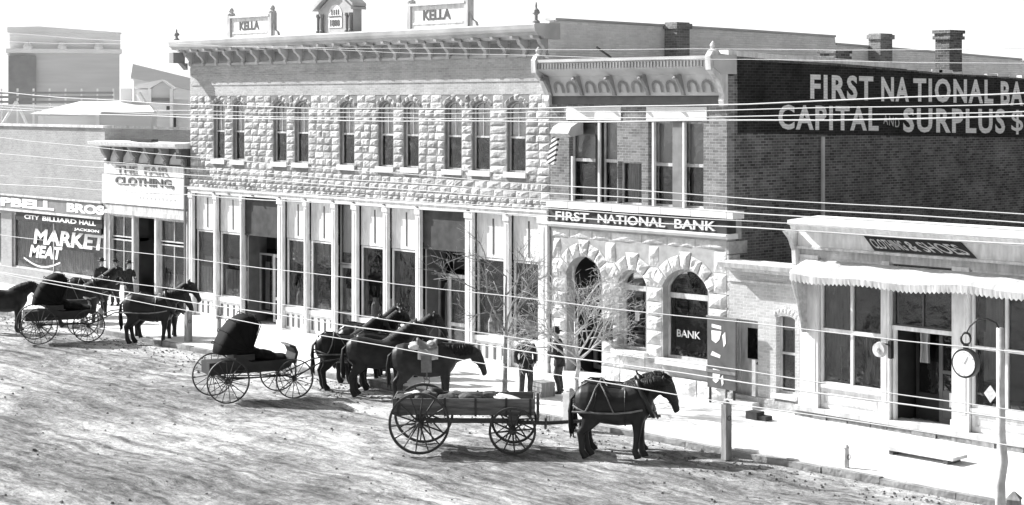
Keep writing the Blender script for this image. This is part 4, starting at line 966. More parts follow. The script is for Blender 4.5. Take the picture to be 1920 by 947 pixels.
# ------------------------------------------------------------------ billiard hall at the left edge
def campbell():
    X1 = FX0 - .02; X0 = X1 - 19
    B = thing('billiard_hall', 'wide weathered brick billiard hall with a lettered sign band at the left edge', 'building', (X1 - 6, 0, 0))
    zt = 6.98; a, b = fX(22), fX(194)
    a = max(a, fX(20)); hole = rect(a, b, .9, 3.25)
    mb = MB(); wall(mb, rect(X0, X1, .1, zt), [hole, rect(fX(-60), fX(0) + .1, .9, 3.25)], 0, .3); mb.build('wall', BR_CAMP, B)
    mb = MB(); mb.box(X0, X1 + .02, -.08, .4, zt, zt + .1); mb.build('coping', CREAM, B)
    mb = MB(); pts = [onX(p, q, X1 + .1) for p, q in ((205, 241), (355, 246))]
    mb.prism_x([(.3, .1), (.3, zt - .02), (pts[1][0] + 3, pts[1][1] - .05), (pts[1][0] + 3, .1)], X1 - .3, X1); mb.build('side_wall', BR_CAMP, B)
    mb = MB(); mb.prism_x([(.41, zt + .0), (pts[1][0] + 3, pts[1][1] - .03), (pts[1][0] + 3, pts[1][1] + .05), (.41, zt + .1)], X1 - .34, X1 + .04); mb.build('coping', CREAM, B)
    mb = MB(); mb.prism_x([(.31, 6.5), (.31, 6.7), (pts[1][0] + 3, 6.0), (pts[1][0] + 3, 5.9)], X0, X1 - .31); mb.build('roof', ROOFT, B)
    y = -.14
    mb = MB(); mb.box(X0, X1 + .0, y, -.001, 3.44, 3.98); sg = mb.build('sign_board', GREY, B)
    mb = MB(); text_on_wall(mb, 'CAM', fX(-62, y), fX(-2, y), 3.52, 3.90, y - .001, weight=.05, thick=.02); mb.build('sign_lettering', LETTER, sg); mb = MB(); text_on_wall(mb, 'PBELL', fX(2, y), fX(102, y), 3.52, 3.90, y - .001, weight=.05, thick=.02); mb.build('sign_lettering', LETTER, sg); mb = MB(); text_on_wall(mb, 'BROS', fX(126, y), fX(196, y), 3.52, 3.90, y - .001, weight=.05, thick=.02); mb.build('sign_lettering', LETTER, sg)
    mb = MB(); mb.box(X0, X1 + .0, -.2, -.141, 3.985, 4.06); mb.box(X0, X1, -.2, -.141, 3.34, 3.43); mb.build('sign_moulding', CREAM, sg)
    mb = MB(); mb.box(fX(34), fX(196) , -.10, -.05, 2.98, 3.32); s2 = mb.build('hall_sign', DARK, B)
    for wd, p, q in (('CITY', 50, 78), ('BILLIARD', 84, 148), ('HALL', 153, 184)): mb = MB(); text_on_wall(mb, wd, fX(p), fX(q), 3.06, 3.24, -.101, weight=.03, thick=.01); mb.build('sign_lettering', LETTER, s2)
    mb = MB(); mb.box(fX(139), fX(193), -.09, -.05, 2.70, 2.97); s3 = mb.build('name_sign', DARK, B)
    mb = MB(); text_on_wall(mb, 'JACKSON', fX(143), fX(190), 2.77, 2.90, -.091, weight=.02, thick=.01); mb.build('sign_lettering', LETTER, s3)
    f = window(B, a, b, .9, 3.25, .1, w=.07, fm=CREAM, mull=(a + (b - a) * .45,), back=pm('pale reflection backing', .22, .9, .8, 2.5), depth=.6, name='show_window', curtain=[(a + .3, a + 2.2, 1.2, 2.9), (a + 2.6, b - 1.2, 1.0, 1.9)])  # backing paled in patches to stand in for reflections in the glass
    window(B, fX(-60), fX(0) + .1, .9, 3.25, .1, w=.07, fm=CREAM, back=INTER, depth=1.5, name='show_window', curtain=[(fX(-50), fX(-5), 1.0, 2.9)])
    mb = MB(); text_on_wall(mb, 'MARKET', fX(58), fX(190), 2.02, 2.66, .125, weight=.035, thick=.006, slant=.15, slope=.05)
    text_on_wall(mb, 'MEAT', fX(50), fX(108), 1.42, 1.95, .125, weight=.04, thick=.006, slant=.18, slope=.05)
    n = 20; pr = None
    for i in range(n + 1):
        t = i / n; x = fX(40) + (fX(108) - fX(40)) * t; z = 1.35 - .28 * math.sin(math.pi * t)
        cur = (mb.bm.verts.new((x, .12, z - .03)), mb.bm.verts.new((x, .12, z + .04)))
        if pr: mb.bm.faces.new([pr[0], cur[0], cur[1], pr[1]])
        pr = cur
    mb.build('window_lettering', LETTER, f)
campbell()

# ------------------------------------------------------------------ far buildings beyond the roofs
RV = Vector((CT, ST, 0)); DV = Vector((-ST, CT, 0))
def far(name, label, cat, px, dist, ang=0.0):
    p = atD(px, HOR, dist); return thing(name, label, cat, (p.x, p.y, 0), TH + ang)
def lw(px, dist): return (px - 960) / FPX * dist
def LZ(py, dist): return HC - (py - HOR) / FPX * dist
def fbox(mb, D, pa, pb, ya, yb, c0, d0, d1):
    mb.box(lw(pa, D) - lw(c0, D), lw(pb, D) - lw(c0, D), d0, d1, LZ(yb, D) if yb is not None else 0, LZ(ya, D))
D = 210
E = far('grain_elevator', 'big pale grain elevator block rising behind the roofs at upper left', 'grain elevator', 130, D, .27)
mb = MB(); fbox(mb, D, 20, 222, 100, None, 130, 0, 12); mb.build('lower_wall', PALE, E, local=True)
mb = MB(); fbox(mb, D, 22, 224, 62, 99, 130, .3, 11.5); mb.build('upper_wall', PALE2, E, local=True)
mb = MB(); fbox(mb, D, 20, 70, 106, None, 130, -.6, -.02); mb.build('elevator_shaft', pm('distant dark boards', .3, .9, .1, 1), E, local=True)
mb = MB(); fbox(mb, D, 16, 226, 92, 100, 130, -.7, 12.6); mb.build('ledge', PALEW, E, local=True)
mb = MB(); w0, w1 = lw(18, D) - lw(130, D), lw(226, D) - lw(130, D); mb.prism_y([(w0, LZ(62, D)), (w1, LZ(62, D)), (w1, LZ(60, D)), ((w0 + w1) / 2 - 3, LZ(50, D)), (w0, LZ(52, D))], 0, 12); mb.build('roof', PALE2, E, local=True)
for px in (55, 117, 183):
    mb = MB(); mb.lathe([(.5, 0), (.55, .4), (.3, .9), (.1, 1)], (lw(px, D) - lw(130, D), -.5, LZ(94, D)), 8); mb.build('roof_vent', PALEW, E, local=True)
D = 150
T = far('loading_trestle', 'long railed loading trestle with diagonal braces below the grain elevator', 'trestle', 110, D)
for ya in (172, 180, 189):
    mb = MB(); fbox(mb, D, -40, 212, ya, ya + 4.0, 110, 0, .15); mb.build('rail', pm('distant weathered rail', .30, .9, .1, 1), T, local=True)
mb = MB()
for px in range(-30, 212, 30): fbox(mb, D, px, px + 2.2, 166, None, 110, .151, .4)
mb.build('posts', PALEW, T, local=True)
mb = MB(); fbox(mb, D, -60, 212, 196, None, 110, .8, 6); mb.build('platform', PALE, T, local=True)
for a, b in (((3, 238), (32, 190)), ((32, 190), (55, 238))):
    mb = MB(); q = [Vector((lw(p, D) - lw(110, D), -.3, LZ(y_, D))) for p, y_ in (a, b)]; mb.tube(q, .12, 6); mb.build('brace', PALEW, T, local=True)
D = 125
def house(name, label, c0, D): return far(name, label, 'house', c0, D, .16)
H1 = house('long_shed', 'long low shed with a bright white hipped roof behind the clothing store', 150, D)
X = lambda px: lw(px, D) - lw(150, D)
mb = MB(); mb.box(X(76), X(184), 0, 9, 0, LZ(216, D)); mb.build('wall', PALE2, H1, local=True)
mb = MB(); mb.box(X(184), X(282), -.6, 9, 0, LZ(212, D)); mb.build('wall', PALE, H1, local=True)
mb = MB(); mb.box(X(74), X(84), -.1, 0, 0, LZ(217, D)); mb.build('corner_board', PALEW, H1, local=True); mb = MB(); mb.box(X(180), X(187), -.8, -.61, 0, LZ(216, D)); mb.build('corner_board', PALEW, H1, local=True)
mb = MB()
e0, e1, r0, r1 = LZ(213, D), LZ(216, D), LZ(190, D), LZ(190, D)
v = [(X(62), -1, e0), (X(187), -1.2, e1), (X(190), 10, e0), (X(62), 10, e0), (X(140), 4.5, r0), (X(215), 4.5, r1)]
for f in ((0, 1, 5, 4), (1, 2, 5), (2, 3, 4, 5), (3, 0, 4), (3, 2, 1, 0)): mb.face([v[i] for i in f])
mb.build('roof', PALEW, H1, local=True)
mb = MB(); mb.hexa([(X(187), -1.0, LZ(211, D)), (X(288), -1.0, LZ(212, D)), (X(288), 9, LZ(200, D)), (X(187), 9, LZ(200, D)), (X(187), -1.0, LZ(209, D)), (X(288), -1.0, LZ(209, D)), (X(270), 4, LZ(193, D)), (X(215), 4, LZ(190, D))]); mb.build('roof', PALEW, H1, local=True)
mb = MB(); mb.box(X(219), X(240), 3.5, 4.6, LZ(196, D), LZ(165, D)); mb.build('chimney', PALEW, H1, local=True)
D = 140
H2 = house('gabled_house', 'pale two-storey gabled house showing beside the stone building', 305, D)
X = lambda px: lw(px, D) - lw(305, D)
zg = LZ(166, D)
mb = MB(); mb.prism_y([(X(284), 0), (X(321), 0), (X(321), zg), (X(305), LZ(151, D)), (X(284), zg)], 0, 7); mb.build('wall', PALE, H2, local=True)
mb = MB(); mb.box(X(257), X(283.5), .2, 7, 0, LZ(168, D)); mb.build('wall', PALE2, H2, local=True)
mb = MB()
mb.prism_y([(X(250), LZ(166, D)), (X(262), LZ(158, D)), (X(305), LZ(149, D)), (X(305), LZ(152, D)), (X(282), LZ(166, D))], -.6, 7.2)
mb.prism_y([(X(305), LZ(149, D)), (X(328), LZ(165, D)), (X(325), LZ(168, D)), (X(305), LZ(152, D))], -.59, 7.19); mb.build('roof', PALEW, H2, local=True)
for px in (281, 321):
    mb = MB(); mb.box(X(px) - .12, X(px) + .14, -.2, -.01, 0, LZ(166, D)); mb.build('corner_board', PALEW, H2, local=True)
mb = MB(); mb.box(X(284), X(320), -.15, -.005, LZ(211, D), LZ(194, D)); bd = mb.build('porch_band', PALEW, H2, local=True)
for px in (287, 312):
    mb = MB(); mb.box(X(px), X(px + 8), -.19, -.151, LZ(207, D), LZ(199, D)); mb.build('window', MIDG, H2, local=True)
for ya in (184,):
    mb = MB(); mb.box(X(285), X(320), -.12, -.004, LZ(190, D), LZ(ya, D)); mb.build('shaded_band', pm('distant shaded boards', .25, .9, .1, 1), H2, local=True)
mb = MB(); mb.box(X(322), X(352), 1, 7, 0, LZ(186, D)); mb.build('wall', PALEW, H2, local=True)
mb = MB(); mb.box(X(325), X(329), .9, .99, LZ(240, D), LZ(217, D)); mb.build('door', MIDG, H2, local=True)
mb = MB(); mb.tube([(X(262), -2, LZ(175, D)), (X(274), -2, LZ(195, D)), (X(280), -2, LZ(212, D)), (X(281), -2, 0)], .22, 6); mb.build('drain_pipe', PALEW, H2, local=True)
D = 190
H3 = far('warehouse', 'pale sloping warehouse roof between the elevator and the stone building', 'building', 305, D, .22)
X = lambda px: lw(px, D) - lw(305, D)
mb = MB(); mb.prism_y([(X(250), LZ(120, D)), (X(372), LZ(150, D)), (X(372), LZ(172, D)), (X(246), LZ(146, D))], 0, 9); mb.build('roof', PALE, H3, local=True)
mb = MB(); mb.prism_y([(X(252), 0), (X(370), 0), (X(370), LZ(172, D)), (X(252), LZ(147, D))], .5, 8.5); mb.build('wall', PALE2, H3, local=True)

# ------------------------------------------------------------------ bare trees, posts, clock
def tree(name, label, base, H, spread, lean, fork, seed, mat, n0=5, depth=5):
    rnd = random.Random(seed)
    T = thing(name, label, 'tree', (base[0], base[1], .0), 0, 'bare young street trees')
    tr = MB(); br = MB()
    def seg(mb, p, q, r0, r1, k=6):
        m = (p + q) / 2 + Vector([rnd.uniform(-1, 1) for _ in range(3)]) * (q - p).length * .07
        mb.tube([p, m, q], [r0, (r0 + r1) / 2, r1], k, cap=True)
    def grow(p, d, L, r, lev):
        if lev == 0: return
        q = p + d * L; seg(br, p, q, r, r * .6, 5 if r > .012 else 3)
        n = rnd.choice((2, 3, 3, 4)) if lev > 1 else 3
        for i in range(n):
            t = rnd.uniform(.35, 1.0); s = p + d * L * t
            a = Vector([rnd.gauss(0, 1) for _ in range(3)]); a -= d * a.dot(d); a.normalize()
            nd = (d * rnd.uniform(.6, 1.0) + a * rnd.uniform(.45, .95) + Vector((0, 0, .06))).normalized()
            grow(s, nd, L * rnd.uniform(.58, .86), max(.0038, r * .60), lev - 1)
    top = Vector((lean[0], lean[1], fork))
    seg(tr, Vector((0, 0, 0)), top * .55, .075, .06, 10); seg(tr, top * .55, top, .06, .05, 10)
    o = tr.build('trunk', mat, T, smooth=True, local=True)
    for i in range(n0):
        a = 2 * math.pi * (i + rnd.uniform(-.3, .3)) / n0; up = rnd.uniform(.5, 1.6)
        s = top * rnd.uniform(.8, 1.0); d = Vector((math.cos(a) * spread, math.sin(a) * spread, up)).normalized()
        grow(s, d, H * rnd.uniform(.22, .31), .034, depth)
    grow(top, Vector((lean[0] * .2, lean[1] * .2, 1)).normalized(), H * .28, .034, depth)
    br.build('crown', mat, T, smooth=True, local=True)
    return T
g = onZ(1078, 762, .1)
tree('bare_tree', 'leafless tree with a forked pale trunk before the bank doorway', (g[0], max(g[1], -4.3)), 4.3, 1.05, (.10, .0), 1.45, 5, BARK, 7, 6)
g = (fX(946, -4.2), 0)
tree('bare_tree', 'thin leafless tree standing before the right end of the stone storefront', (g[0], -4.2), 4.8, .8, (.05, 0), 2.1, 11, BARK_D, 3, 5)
def post(px, py, hp, w, label, mat=WOOD, pale=False, cap=None, name='hitching_post', rnd=False):
    x, y = onZ(px, py, 0); s = (py - HOR) / HC; h = hp / s
    P = thing(name, label, 'post', (x, y, 0), random.uniform(-.3, .3), 'hitching posts along the kerb')
    m = MB()
    if rnd: m.lathe([(w / 2, 0), (w / 2, h * .5), (w * .46, h * .9), (w * .4, h), ], (0, 0, 0), 10)
    else: m.prism_y([(-w / 2, 0), (w / 2, 0), (w / 2 * .92, h), (-w / 2 * .92, h)], -w / 2, w / 2)
    m.build('shaft', mat, P, local=True)
    m = MB(); m.lathe([(w * .45, 0), (w * .5, .03), (w * .3, .08), (w * .12, .1)], (0, 0, h), 8); m.build('cap', mat, P, local=True)
    m = MB(); R_ = .05; pts = [(w * .52 + .012, R_ * math.sin(a), h * .8 - R_ + R_ * math.cos(a)) for a in [i * math.pi / 6 for i in range(13)]]; m.tube(pts, .008, 5); m.build('ring', IRON, P, local=True)
    return P
post(1362, 862, 104, .17, 'thick wooden hitching post ahead of the wagon horses', WOOD)
post(1587, 890, 48, .13, 'short whitewashed hitching post on the kerb before the awning shop', WOOD_W, rnd=True)
post(1068, 806, 72, .24, 'stout pale post at the foot of the forked bare tree', WOOD_W)
post(353, 649, 62, .20, 'hitching post in front of the black team at left', WOOD)
post(188, 622, 40, .16, 'hitching post between the left buggy and the black team', WOOD)
post(411, 640, 62, .10, 'thin post behind the top of the middle buggy', WOOD)
x, y = onZ(1901, 985, 0); G = thing('stump_post', 'low pointed post stump at the foot of the clock pole', 'post', (x, y, 0), .4)
m = MB(); m.box(-.12, .12, -.12, .12, 0, .5); m.build('shaft', WOOD, G, local=True)
m = MB(); m.hexa([(-.14, -.14, .5), (.14, -.14, .5), (.14, .14, .5), (-.14, .14, .5), (-.02, -.02, .64), (.02, -.02, .64), (.02, .02, .64), (-.02, .02, .64)]); m.build('cap', WOOD, G, local=True)
# watch-shaped sign hanging from its pole
bx, by = onZ(1877, 995, 0)
G = thing('clock_post', 'crooked wooden pole carrying a watch-shaped sign on an iron hoop', 'street clock', (bx, by, 0))
zt = HC - (615 - HOR) / ((995 - HOR) / HC)
m = MB(); m.tube([(bx, by, 0), (bx - .02, by, .9), (bx + .05, by, 1.3), (bx, by, 1.8), (bx - .02, by, zt)], [.1, .095, .09, .085, .07], 10); m.build('pole', WOOD_W, G, smooth=True)
sc = (995 - HOR) / HC; rv = RV / sc
P0 = Vector((bx, by, 0)); q = lambda px, py: P0 + RV * ((px - 1877) / sc) + Vector((0, 0, HC - (py - HOR) / sc))
m = MB(); m.tube([q(1876, 622), q(1868, 606), q(1850, 597), q(1832, 600), q(1818, 612), q(1811, 626)], .018, 6); m.build('hoop', IRON, G)
XV = Vector((1, 0, 0)); YV = Vector((0, 1, 0))
def disc(mb, c, r, y0, y1, n=28, ry=None):
    fr = []
    for yy in (y0, y1):
        fr.append([mb.bm.verts.new(c + XV * (r * math.cos(2 * math.pi * k / n)) + Vector((0, 0, (ry or r) * math.sin(2 * math.pi * k / n))) + YV * yy) for k in range(n)])
    for k in range(n): mb.bm.faces.new([fr[0][k], fr[0][(k + 1) % n], fr[1][(k + 1) % n], fr[1][k]])
    mb.bm.faces.new(fr[0]); mb.bm.faces.new(fr[1][::-1])
c = q(1811, 681); m = MB(); r = 27.5 / sc
disc(m, c, r, -.06, .06); w_ = m.build('watch_case', IRON, G)
m = MB(); disc(m, c, r * .86, -.07, .07); face = m.build('clock_face', LETTER, w_)
for s in (-1, 1):
    for k in range(12):
        m = MB(); a = math.pi * k / 6; p = c + XV * (r * .72 * math.sin(a)) + Vector((0, 0, r * .72 * math.cos(a))) + YV * (.075 * s); m.tube([p, p + XV * (r * .10 * math.sin(a)) + Vector((0, 0, r * .10 * math.cos(a)))], .006, 4); m.build('hour_mark', LGREY, face)
m = MB()
for a, L in ((-.9, .4), (.5, .6)):
    m.tube([c - YV * .078, c - YV * .078 + XV * (r * L * math.sin(a)) + Vector((0, 0, r * L * math.cos(a)))], .006, 4)
m.build('clock_hand', LGREY, face)
m = MB(); c2 = q(1811, 635); pts = [c2 + RV * (.09 * math.sin(k * math.pi / 8)) + Vector((0, 0, .11 * math.cos(k * math.pi / 8))) for k in range(17)]; m.tube(pts, .022, 6); m.tube([q(1811, 644), q(1811, 655)], [.05, .06], 8); m.build('watch_crown', IRON, w_)

# ------------------------------------------------------------------ overhead wires, on poles out of the picture
WIRES = [
 (-27.2, [(0, 173), (900, 204), (1920, 174)], 'highest wire, crossing the words of the painted bank sign'),
 (-27.4, [(0, 196), (900, 212), (1920, 194)], 'second wire down, through the stone lintels of the bank'),
 (-27.0, [(0, 201), (900, 222), (1920, 209)], 'third wire down, just below the stone lintels of the bank'),
 (-27.5, [(0, 206), (900, 228), (1920, 219)], 'fourth wire down, along the tops of the bank windows'),
 (-27.8, [(0, 258), (960, 342), (1920, 402)], 'wire across the window sills of the stone building'),
 (-27.3, [(0, 289), (960, 357), (1920, 418)], 'wire just under the window sills of the stone building'),
 (-27.1, [(0, 300), (960, 370), (1920, 432)], 'wire across the foot of the bank windows'),
 (-27.6, [(0, 329), (960, 388), (1920, 447)], 'wire along the top of the storefront beam'),
 (-27.4, [(0, 345), (960, 402), (1920, 458)], 'wire along the bank sign band'),
 (-27.2, [(0, 440), (960, 557), (1920, 662)], 'wire across the middle of the shop windows'),
 (-27.0, [(0, 497), (960, 633), (1920, 773)], 'wire crossing just above the middle horses'),
 (-27.3, [(0, 511), (960, 655), (1920, 790)], 'wire crossing the backs of the middle horses'),
 (-27.6, [(0, 512), (960, 690), (1920, 838)], 'lowest wire, crossing the head of the wagon horse'),
 (-27.9, [(0, 62), (960, 104), (1920, 118)], 'faint top wire across the cornice of the stone building'),
 (-28.1, [(0, 78), (960, 92), (1920, 92)], 'faint wire over the cornice and the bank roof'),
]
for k, (yw, pts, lab) in enumerate(WIRES):
    w3 = [Vector((onY(px, py, yw)[0], yw, onY(px, py, yw)[1])) for px, py in pts]
    # parabola z(x) through the three measured points
    (xa, za), (xb, zb_), (xc, zc) = [(v.x, v.z) for v in w3]
    def zz(x): return za * (x - xb) * (x - xc) / ((xa - xb) * (xa - xc)) + zb_ * (x - xa) * (x - xc) / ((xb - xa) * (xb - xc)) + zc * (x - xa) * (x - xb) / ((xc - xa) * (xc - xb))
    P = []; x0, x1 = xa - 1.5, xc + 1.5
    s0 = (zz(x0 + .1) - zz(x0)) / .1; s1 = (zz(x1) - zz(x1 - .1)) / .1
    P.append(Vector((x0 - 12, yw, zz(x0) - 12 * s0))); n = 26
    for i in range(n + 1): x = x0 + (x1 - x0) * i / n; P.append(Vector((x, yw, zz(x) + .004 * math.sin(x * 3 + k))))
    P.append(Vector((x1 + 8, yw, zz(x1) + 8 * s1)))
    m = MB(); m.tube(P, (.0046, .0032, .0036, .0048, .0030, .0036, .0042, .0030, .0044, .0034, .0036, .0046, .0034)[k] if k < 13 else .0018, 5)
    setp(m.build('overhead_wire', WIRE, None, smooth=True), lab, 'wire', 'overhead wires along the street')
# ------------------------------------------------------------------ horses
def remesh(mb, vox, smooth=1):
    bmesh.ops.recalc_face_normals(mb.bm, faces=mb.bm.faces)
    me = bpy.data.meshes.new('r'); mb.bm.to_mesh(me); mb.bm.free()
    o = bpy.data.objects.new('r', me); COL.objects.link(o)
    a = o.modifiers.new('a', 'REMESH'); a.mode = 'VOXEL'; a.voxel_size = vox
    if smooth: b = o.modifiers.new('b', 'SMOOTH'); b.factor = .6; b.iterations = smooth
    dg = bpy.context.evaluated_depsgraph_get(); m2 = bpy.data.meshes.new_from_object(o.evaluated_get(dg)); bpy.data.objects.remove(o); return m2
def mesh_part(me, name, mat, parent, label=None):
    me = me.copy(); me.name = name; me.materials.clear(); me.materials.append(mat); me.polygons.foreach_set('use_smooth', [True] * len(me.polygons))
    o = bpy.data.objects.new(name, me); COL.objects.link(o); o.parent = parent
    if label: o['label'] = label
    return o
# barrel sections: x, centre z, half height, half width
BARREL = [(-.86, 1.14, .07, .06), (-.84, 1.14, .19, .15), (-.75, 1.14, .31, .24), (-.60, 1.13, .375, .30), (-.42, 1.10, .385, .31), (-.20, 1.05, .375, .32), (.05, 1.02, .375, .33), (.28, 1.05, .385, .31), (.46, 1.10, .40, .27), (.60, 1.12, .34, .23), (.70, 1.11, .22, .16), (.75, 1.11, .1, .08)]
def bsec(x):
    for a, b in zip(BARREL[:-1], BARREL[1:]):
        if a[0] <= x <= b[0]:
            t = (x - a[0]) / (b[0] - a[0]); return [a[k] + (b[k] - a[k]) * t for k in range(1, 4)]
    return BARREL[-1][1:]
HEADS = {   # neck joints and head direction
 'up':    dict(neck=[(.42, 1.26), (.60, 1.44), (.78, 1.62), (.90, 1.74)], head=[(.88, 1.81), (.98, 1.74), (1.09, 1.57), (1.20, 1.38), (1.25, 1.28)]),
 'level': dict(neck=[(.42, 1.24), (.62, 1.38), (.80, 1.47), (.93, 1.50)], head=[(.92, 1.58), (1.01, 1.49), (1.10, 1.31), (1.19, 1.11), (1.22, 1.01)]),
 'low':   dict(neck=[(.42, 1.20), (.68, 1.24), (.94, 1.27), (1.14, 1.27)], head=[(1.12, 1.33), (1.21, 1.24), (1.30, 1.06), (1.39, .86), (1.42, .76)]),
}
_H = {}
def horse_mesh(head, leg):
    if (head, leg) in _H: return _H[(head, leg)]
    mb = MB()
    mb.tube([(x, 0, z) for x, z, h, w in BARREL], [(w, h) for x, z, h, w in BARREL], 18, lat=(0, 1, 0))
    h = HEADS[head]
    mb.tube([(x, 0, z) for x, z in [(.30, 1.16)] + h['neck']], [(.19, .34), (.18, .31), (.145, .25), (.12, .20), (.10, .155)], 14, lat=(0, 1, 0))
    mb.tube([(x, 0, z) for x, z in h['head']], [(.08, .08), (.110, .135), (.092, .118), (.070, .082), (.066, .074)], 12, lat=(0, 1, 0))
    a = Vector((h['head'][1][0], 0, h['head'][1][1])); b = Vector((h['head'][-1][0], 0, h['head'][-1][1])); d = (b - a).normalized(); up = Vector((-d.z, 0, d.x)) if -d.z > 0 else Vector((d.z, 0, -d.x))
    # cheek, muzzle
    mb.blob(a + d * .12 - up * .05, (.13, .095, .14)); mb.blob(b, (.075, .068, .08)); mb.blob(b + d * .03 - up * .03, (.05, .05, .05))
    for s in (-1, 1):
        e = a + Vector((-.06, s * .055, .06)); mb.tube([e, e + Vector((.0, s * .015, .09)), e + Vector((.03, s * .02, .16))], [.035, .032, .008], 6)
    L = {0: [0, 0, 0, 0], 1: [.06, -.07, .05, -.05], 2: [-.05, .05, -.12, .06]}[leg]
    for s, o in ((1, L[0]), (-1, L[1])):
        y = s * .15
        mb.tube([(.42, y * .8, 1.10), (.44, y, .88), (.45 + o * .3, y, .72), (.46 + o * .5, y * .95, .50), (.455 + o * .8, y * .95, .30), (.45 + o, y * .95, .14), (.50 + o, y * .95, .05), (.51 + o, y * .95, .0)],
                [(.13, .21), (.115, .17), (.088, .12), (.070, .080), (.050, .060), (.056, .066), (.064, .080), (.072, .092)], 10, lat=(0, 1, 0))
    for s, o in ((1, L[2]), (-1, L[3])):
        y = s * .155
        mb.tube([(-.56, y * .8, 1.16), (-.54, y, .95), (-.50 + o * .2, y, .78), (-.62 + o * .4, y, .60), (-.70 + o * .6, y * .95, .50), (-.67 + o * .85, y * .95, .30), (-.65 + o, y * .95, .14), (-.59 + o, y * .95, .05), (-.57 + o, y * .95, .0)],
                [(.15, .29), (.15, .27), (.12, .20), (.080, .11), (.062, .088), (.050, .064), (.056, .068), (.064, .080), (.074, .094)], 10, lat=(0, 1, 0))
    _H[(head, leg)] = remesh(mb, .021, 3); return _H[(head, leg)]
def horse(label, loc, rz, head='level', leg=0, coat=None, scale=1.0, harness=None, blanket=False, group=None, blinders=False, tail_side=0, bundle=False):
    T = thing('horse', label, 'horse', loc, rz, group); T.scale = (scale,) * 3
    b = mesh_part(horse_mesh(head, leg), 'body', coat or HAIR_D, T)
    rnd = random.Random(hash(label) % 1000 if False else len(label) * 7 + leg)
    h = HEADS[head]
    m = MB()          # mane: overlapping locks down one side of the crest
    N = [Vector((x, 0, z)) for x, z in h['neck']]; w = [.28, .22, .175, .14]
    for i in range(70):
        t = i / 69 * (len(N) - 1); k = min(int(t), len(N) - 2); f = t - k; p = N[k].lerp(N[k + 1], f); r = w[k] + (w[k + 1] - w[k]) * f
        dd = (N[k + 1] - N[k]).normalized(); u = Vector((-dd.z, 0, dd.x)); c = p + u * (r - .01)
        L = rnd.uniform(.6, 1.15) * r * 1.3; sy = (.145, .135, .115, .095)[k]; jx = rnd.uniform(-.04, .03)
        m.tube([c + u * .03 + Vector((0, .02, 0)), c + u * .02 + Vector((0, -.04, 0)), c - u * L * .35 + Vector((jx * .5, -sy * 1.02, 0)), c - u * L + Vector((jx, -sy * 1.12, 0))], [.018, .022, .018, .005], 5)
    a = Vector((h['head'][0][0], 0, h['head'][0][1]))
    for i in range(5): m.tube([a + Vector((0, rnd.uniform(-.03, .03), .06)), a + Vector((.10, rnd.uniform(-.04, .04), .02)), a + Vector((.17, rnd.uniform(-.04, .04), -.10))], [.02, .02, .006], 5)
    m.build('mane', MANE, T, local=True, smooth=True)
    m = MB()
    for i in range(12):
        q = rnd.uniform(-.05, .05); m.tube([(-.84, q * .3, 1.27), (-.93, q * .7, 1.18), (-.95 + rnd.uniform(-.02, .02), q, .92), (-.93 + rnd.uniform(-.04, .04), q * 1.3, .62), (-.92 + rnd.uniform(-.05, .05), q * 1.2, rnd.uniform(.36, .5))], [.022, .03, .034, .028, .006], 6)
    m.build('tail', MANE, T, local=True, smooth=True)
    m = MB()
    hx = h['head'][1]; mz = h['head'][-1]; d = (Vector((mz[0], 0, mz[1])) - Vector((hx[0], 0, hx[1]))); L = d.length; d.normalize(); u = Vector((-d.z, 0, d.x))
    for s in (-1, 1): m.blob(Vector((hx[0], s * .085, hx[1])) + d * .07 + u * .035, .02)
    m.build('eyes', IRON, T, local=True, smooth=True)
    # bridle or halter
    m = MB()
    def ring(c, ax, ra, rb, th=.012, n=18):
        ax = ax.normalized(); l = Vector((0, 1, 0)); v = ax.cross(l); m.tube([c + l * ra * math.cos(2 * math.pi * k / n) + v * rb * math.sin(2 * math.pi * k / n) for k in range(n + 1)], th, 5, cap=False)
    H0 = Vector((hx[0], 0, hx[1]))
    ring(H0 + d * (L * .68), d, .075, .088); ring(H0 - d * .0, d, .11, .135)
    for s in (-1, 1): m.tube([H0 + Vector((0, s * .108, 0)), H0 + d * (L * .36) + Vector((0, s * .098, 0)), H0 + d * (L * .68) + Vector((0, s * .078, 0))], .012, 5)
    if blinders:
        for s in (-1, 1): c = H0 + d * .08 + u * .03 + Vector((0, s * .125, 0)); m.box(c.x - .06, c.x + .06, c.y - .008, c.y + .008, c.z - .06, c.z + .06)
    m.build('bridle', LEATH, T, local=True)
    def sring(m, x, dx=0.0, off=.012, th=(.02, .008), lo=0, hi=1, n=26):
        P = []
        for k in range(n + 1):
            a = 2 * math.pi * k / n; x_ = x + dx * (1 - math.cos(a)) * .5; z, hh, ww = bsec(x_); P.append(Vector((x_, (ww + off) * math.sin(a), z + (hh + off) * math.cos(a))))
        m.tube(P, th[1] + .004, 6, cap=False)
    if harness:
        m = MB(); c0 = Vector((.50, 0, 1.17)); n = 20; ax = Vector((.9, 0, .42)).normalized(); v = Vector((-.42, 0, .9))
        m.tube([c0 + Vector((0, .235 * math.sin(2 * math.pi * k / n), 0)) + v * (.40 * math.cos(2 * math.pi * k / n)) + ax * .10 for k in range(n + 1)], .05, 8, cap=False)
        for s in (-1, 1): m.tube([c0 + v * .40 + ax * .1 + Vector((0, s * .03, 0)), c0 + v * .52 + ax * .1 + Vector((0, s * .05, 0))], [.025, .015], 6)
        m.build('collar', LEATH, T, local=True, smooth=True)
        m = MB(); st = MB()
        sring(m, .18); sring(m, -.38, -.12) if harness == 'full' else None
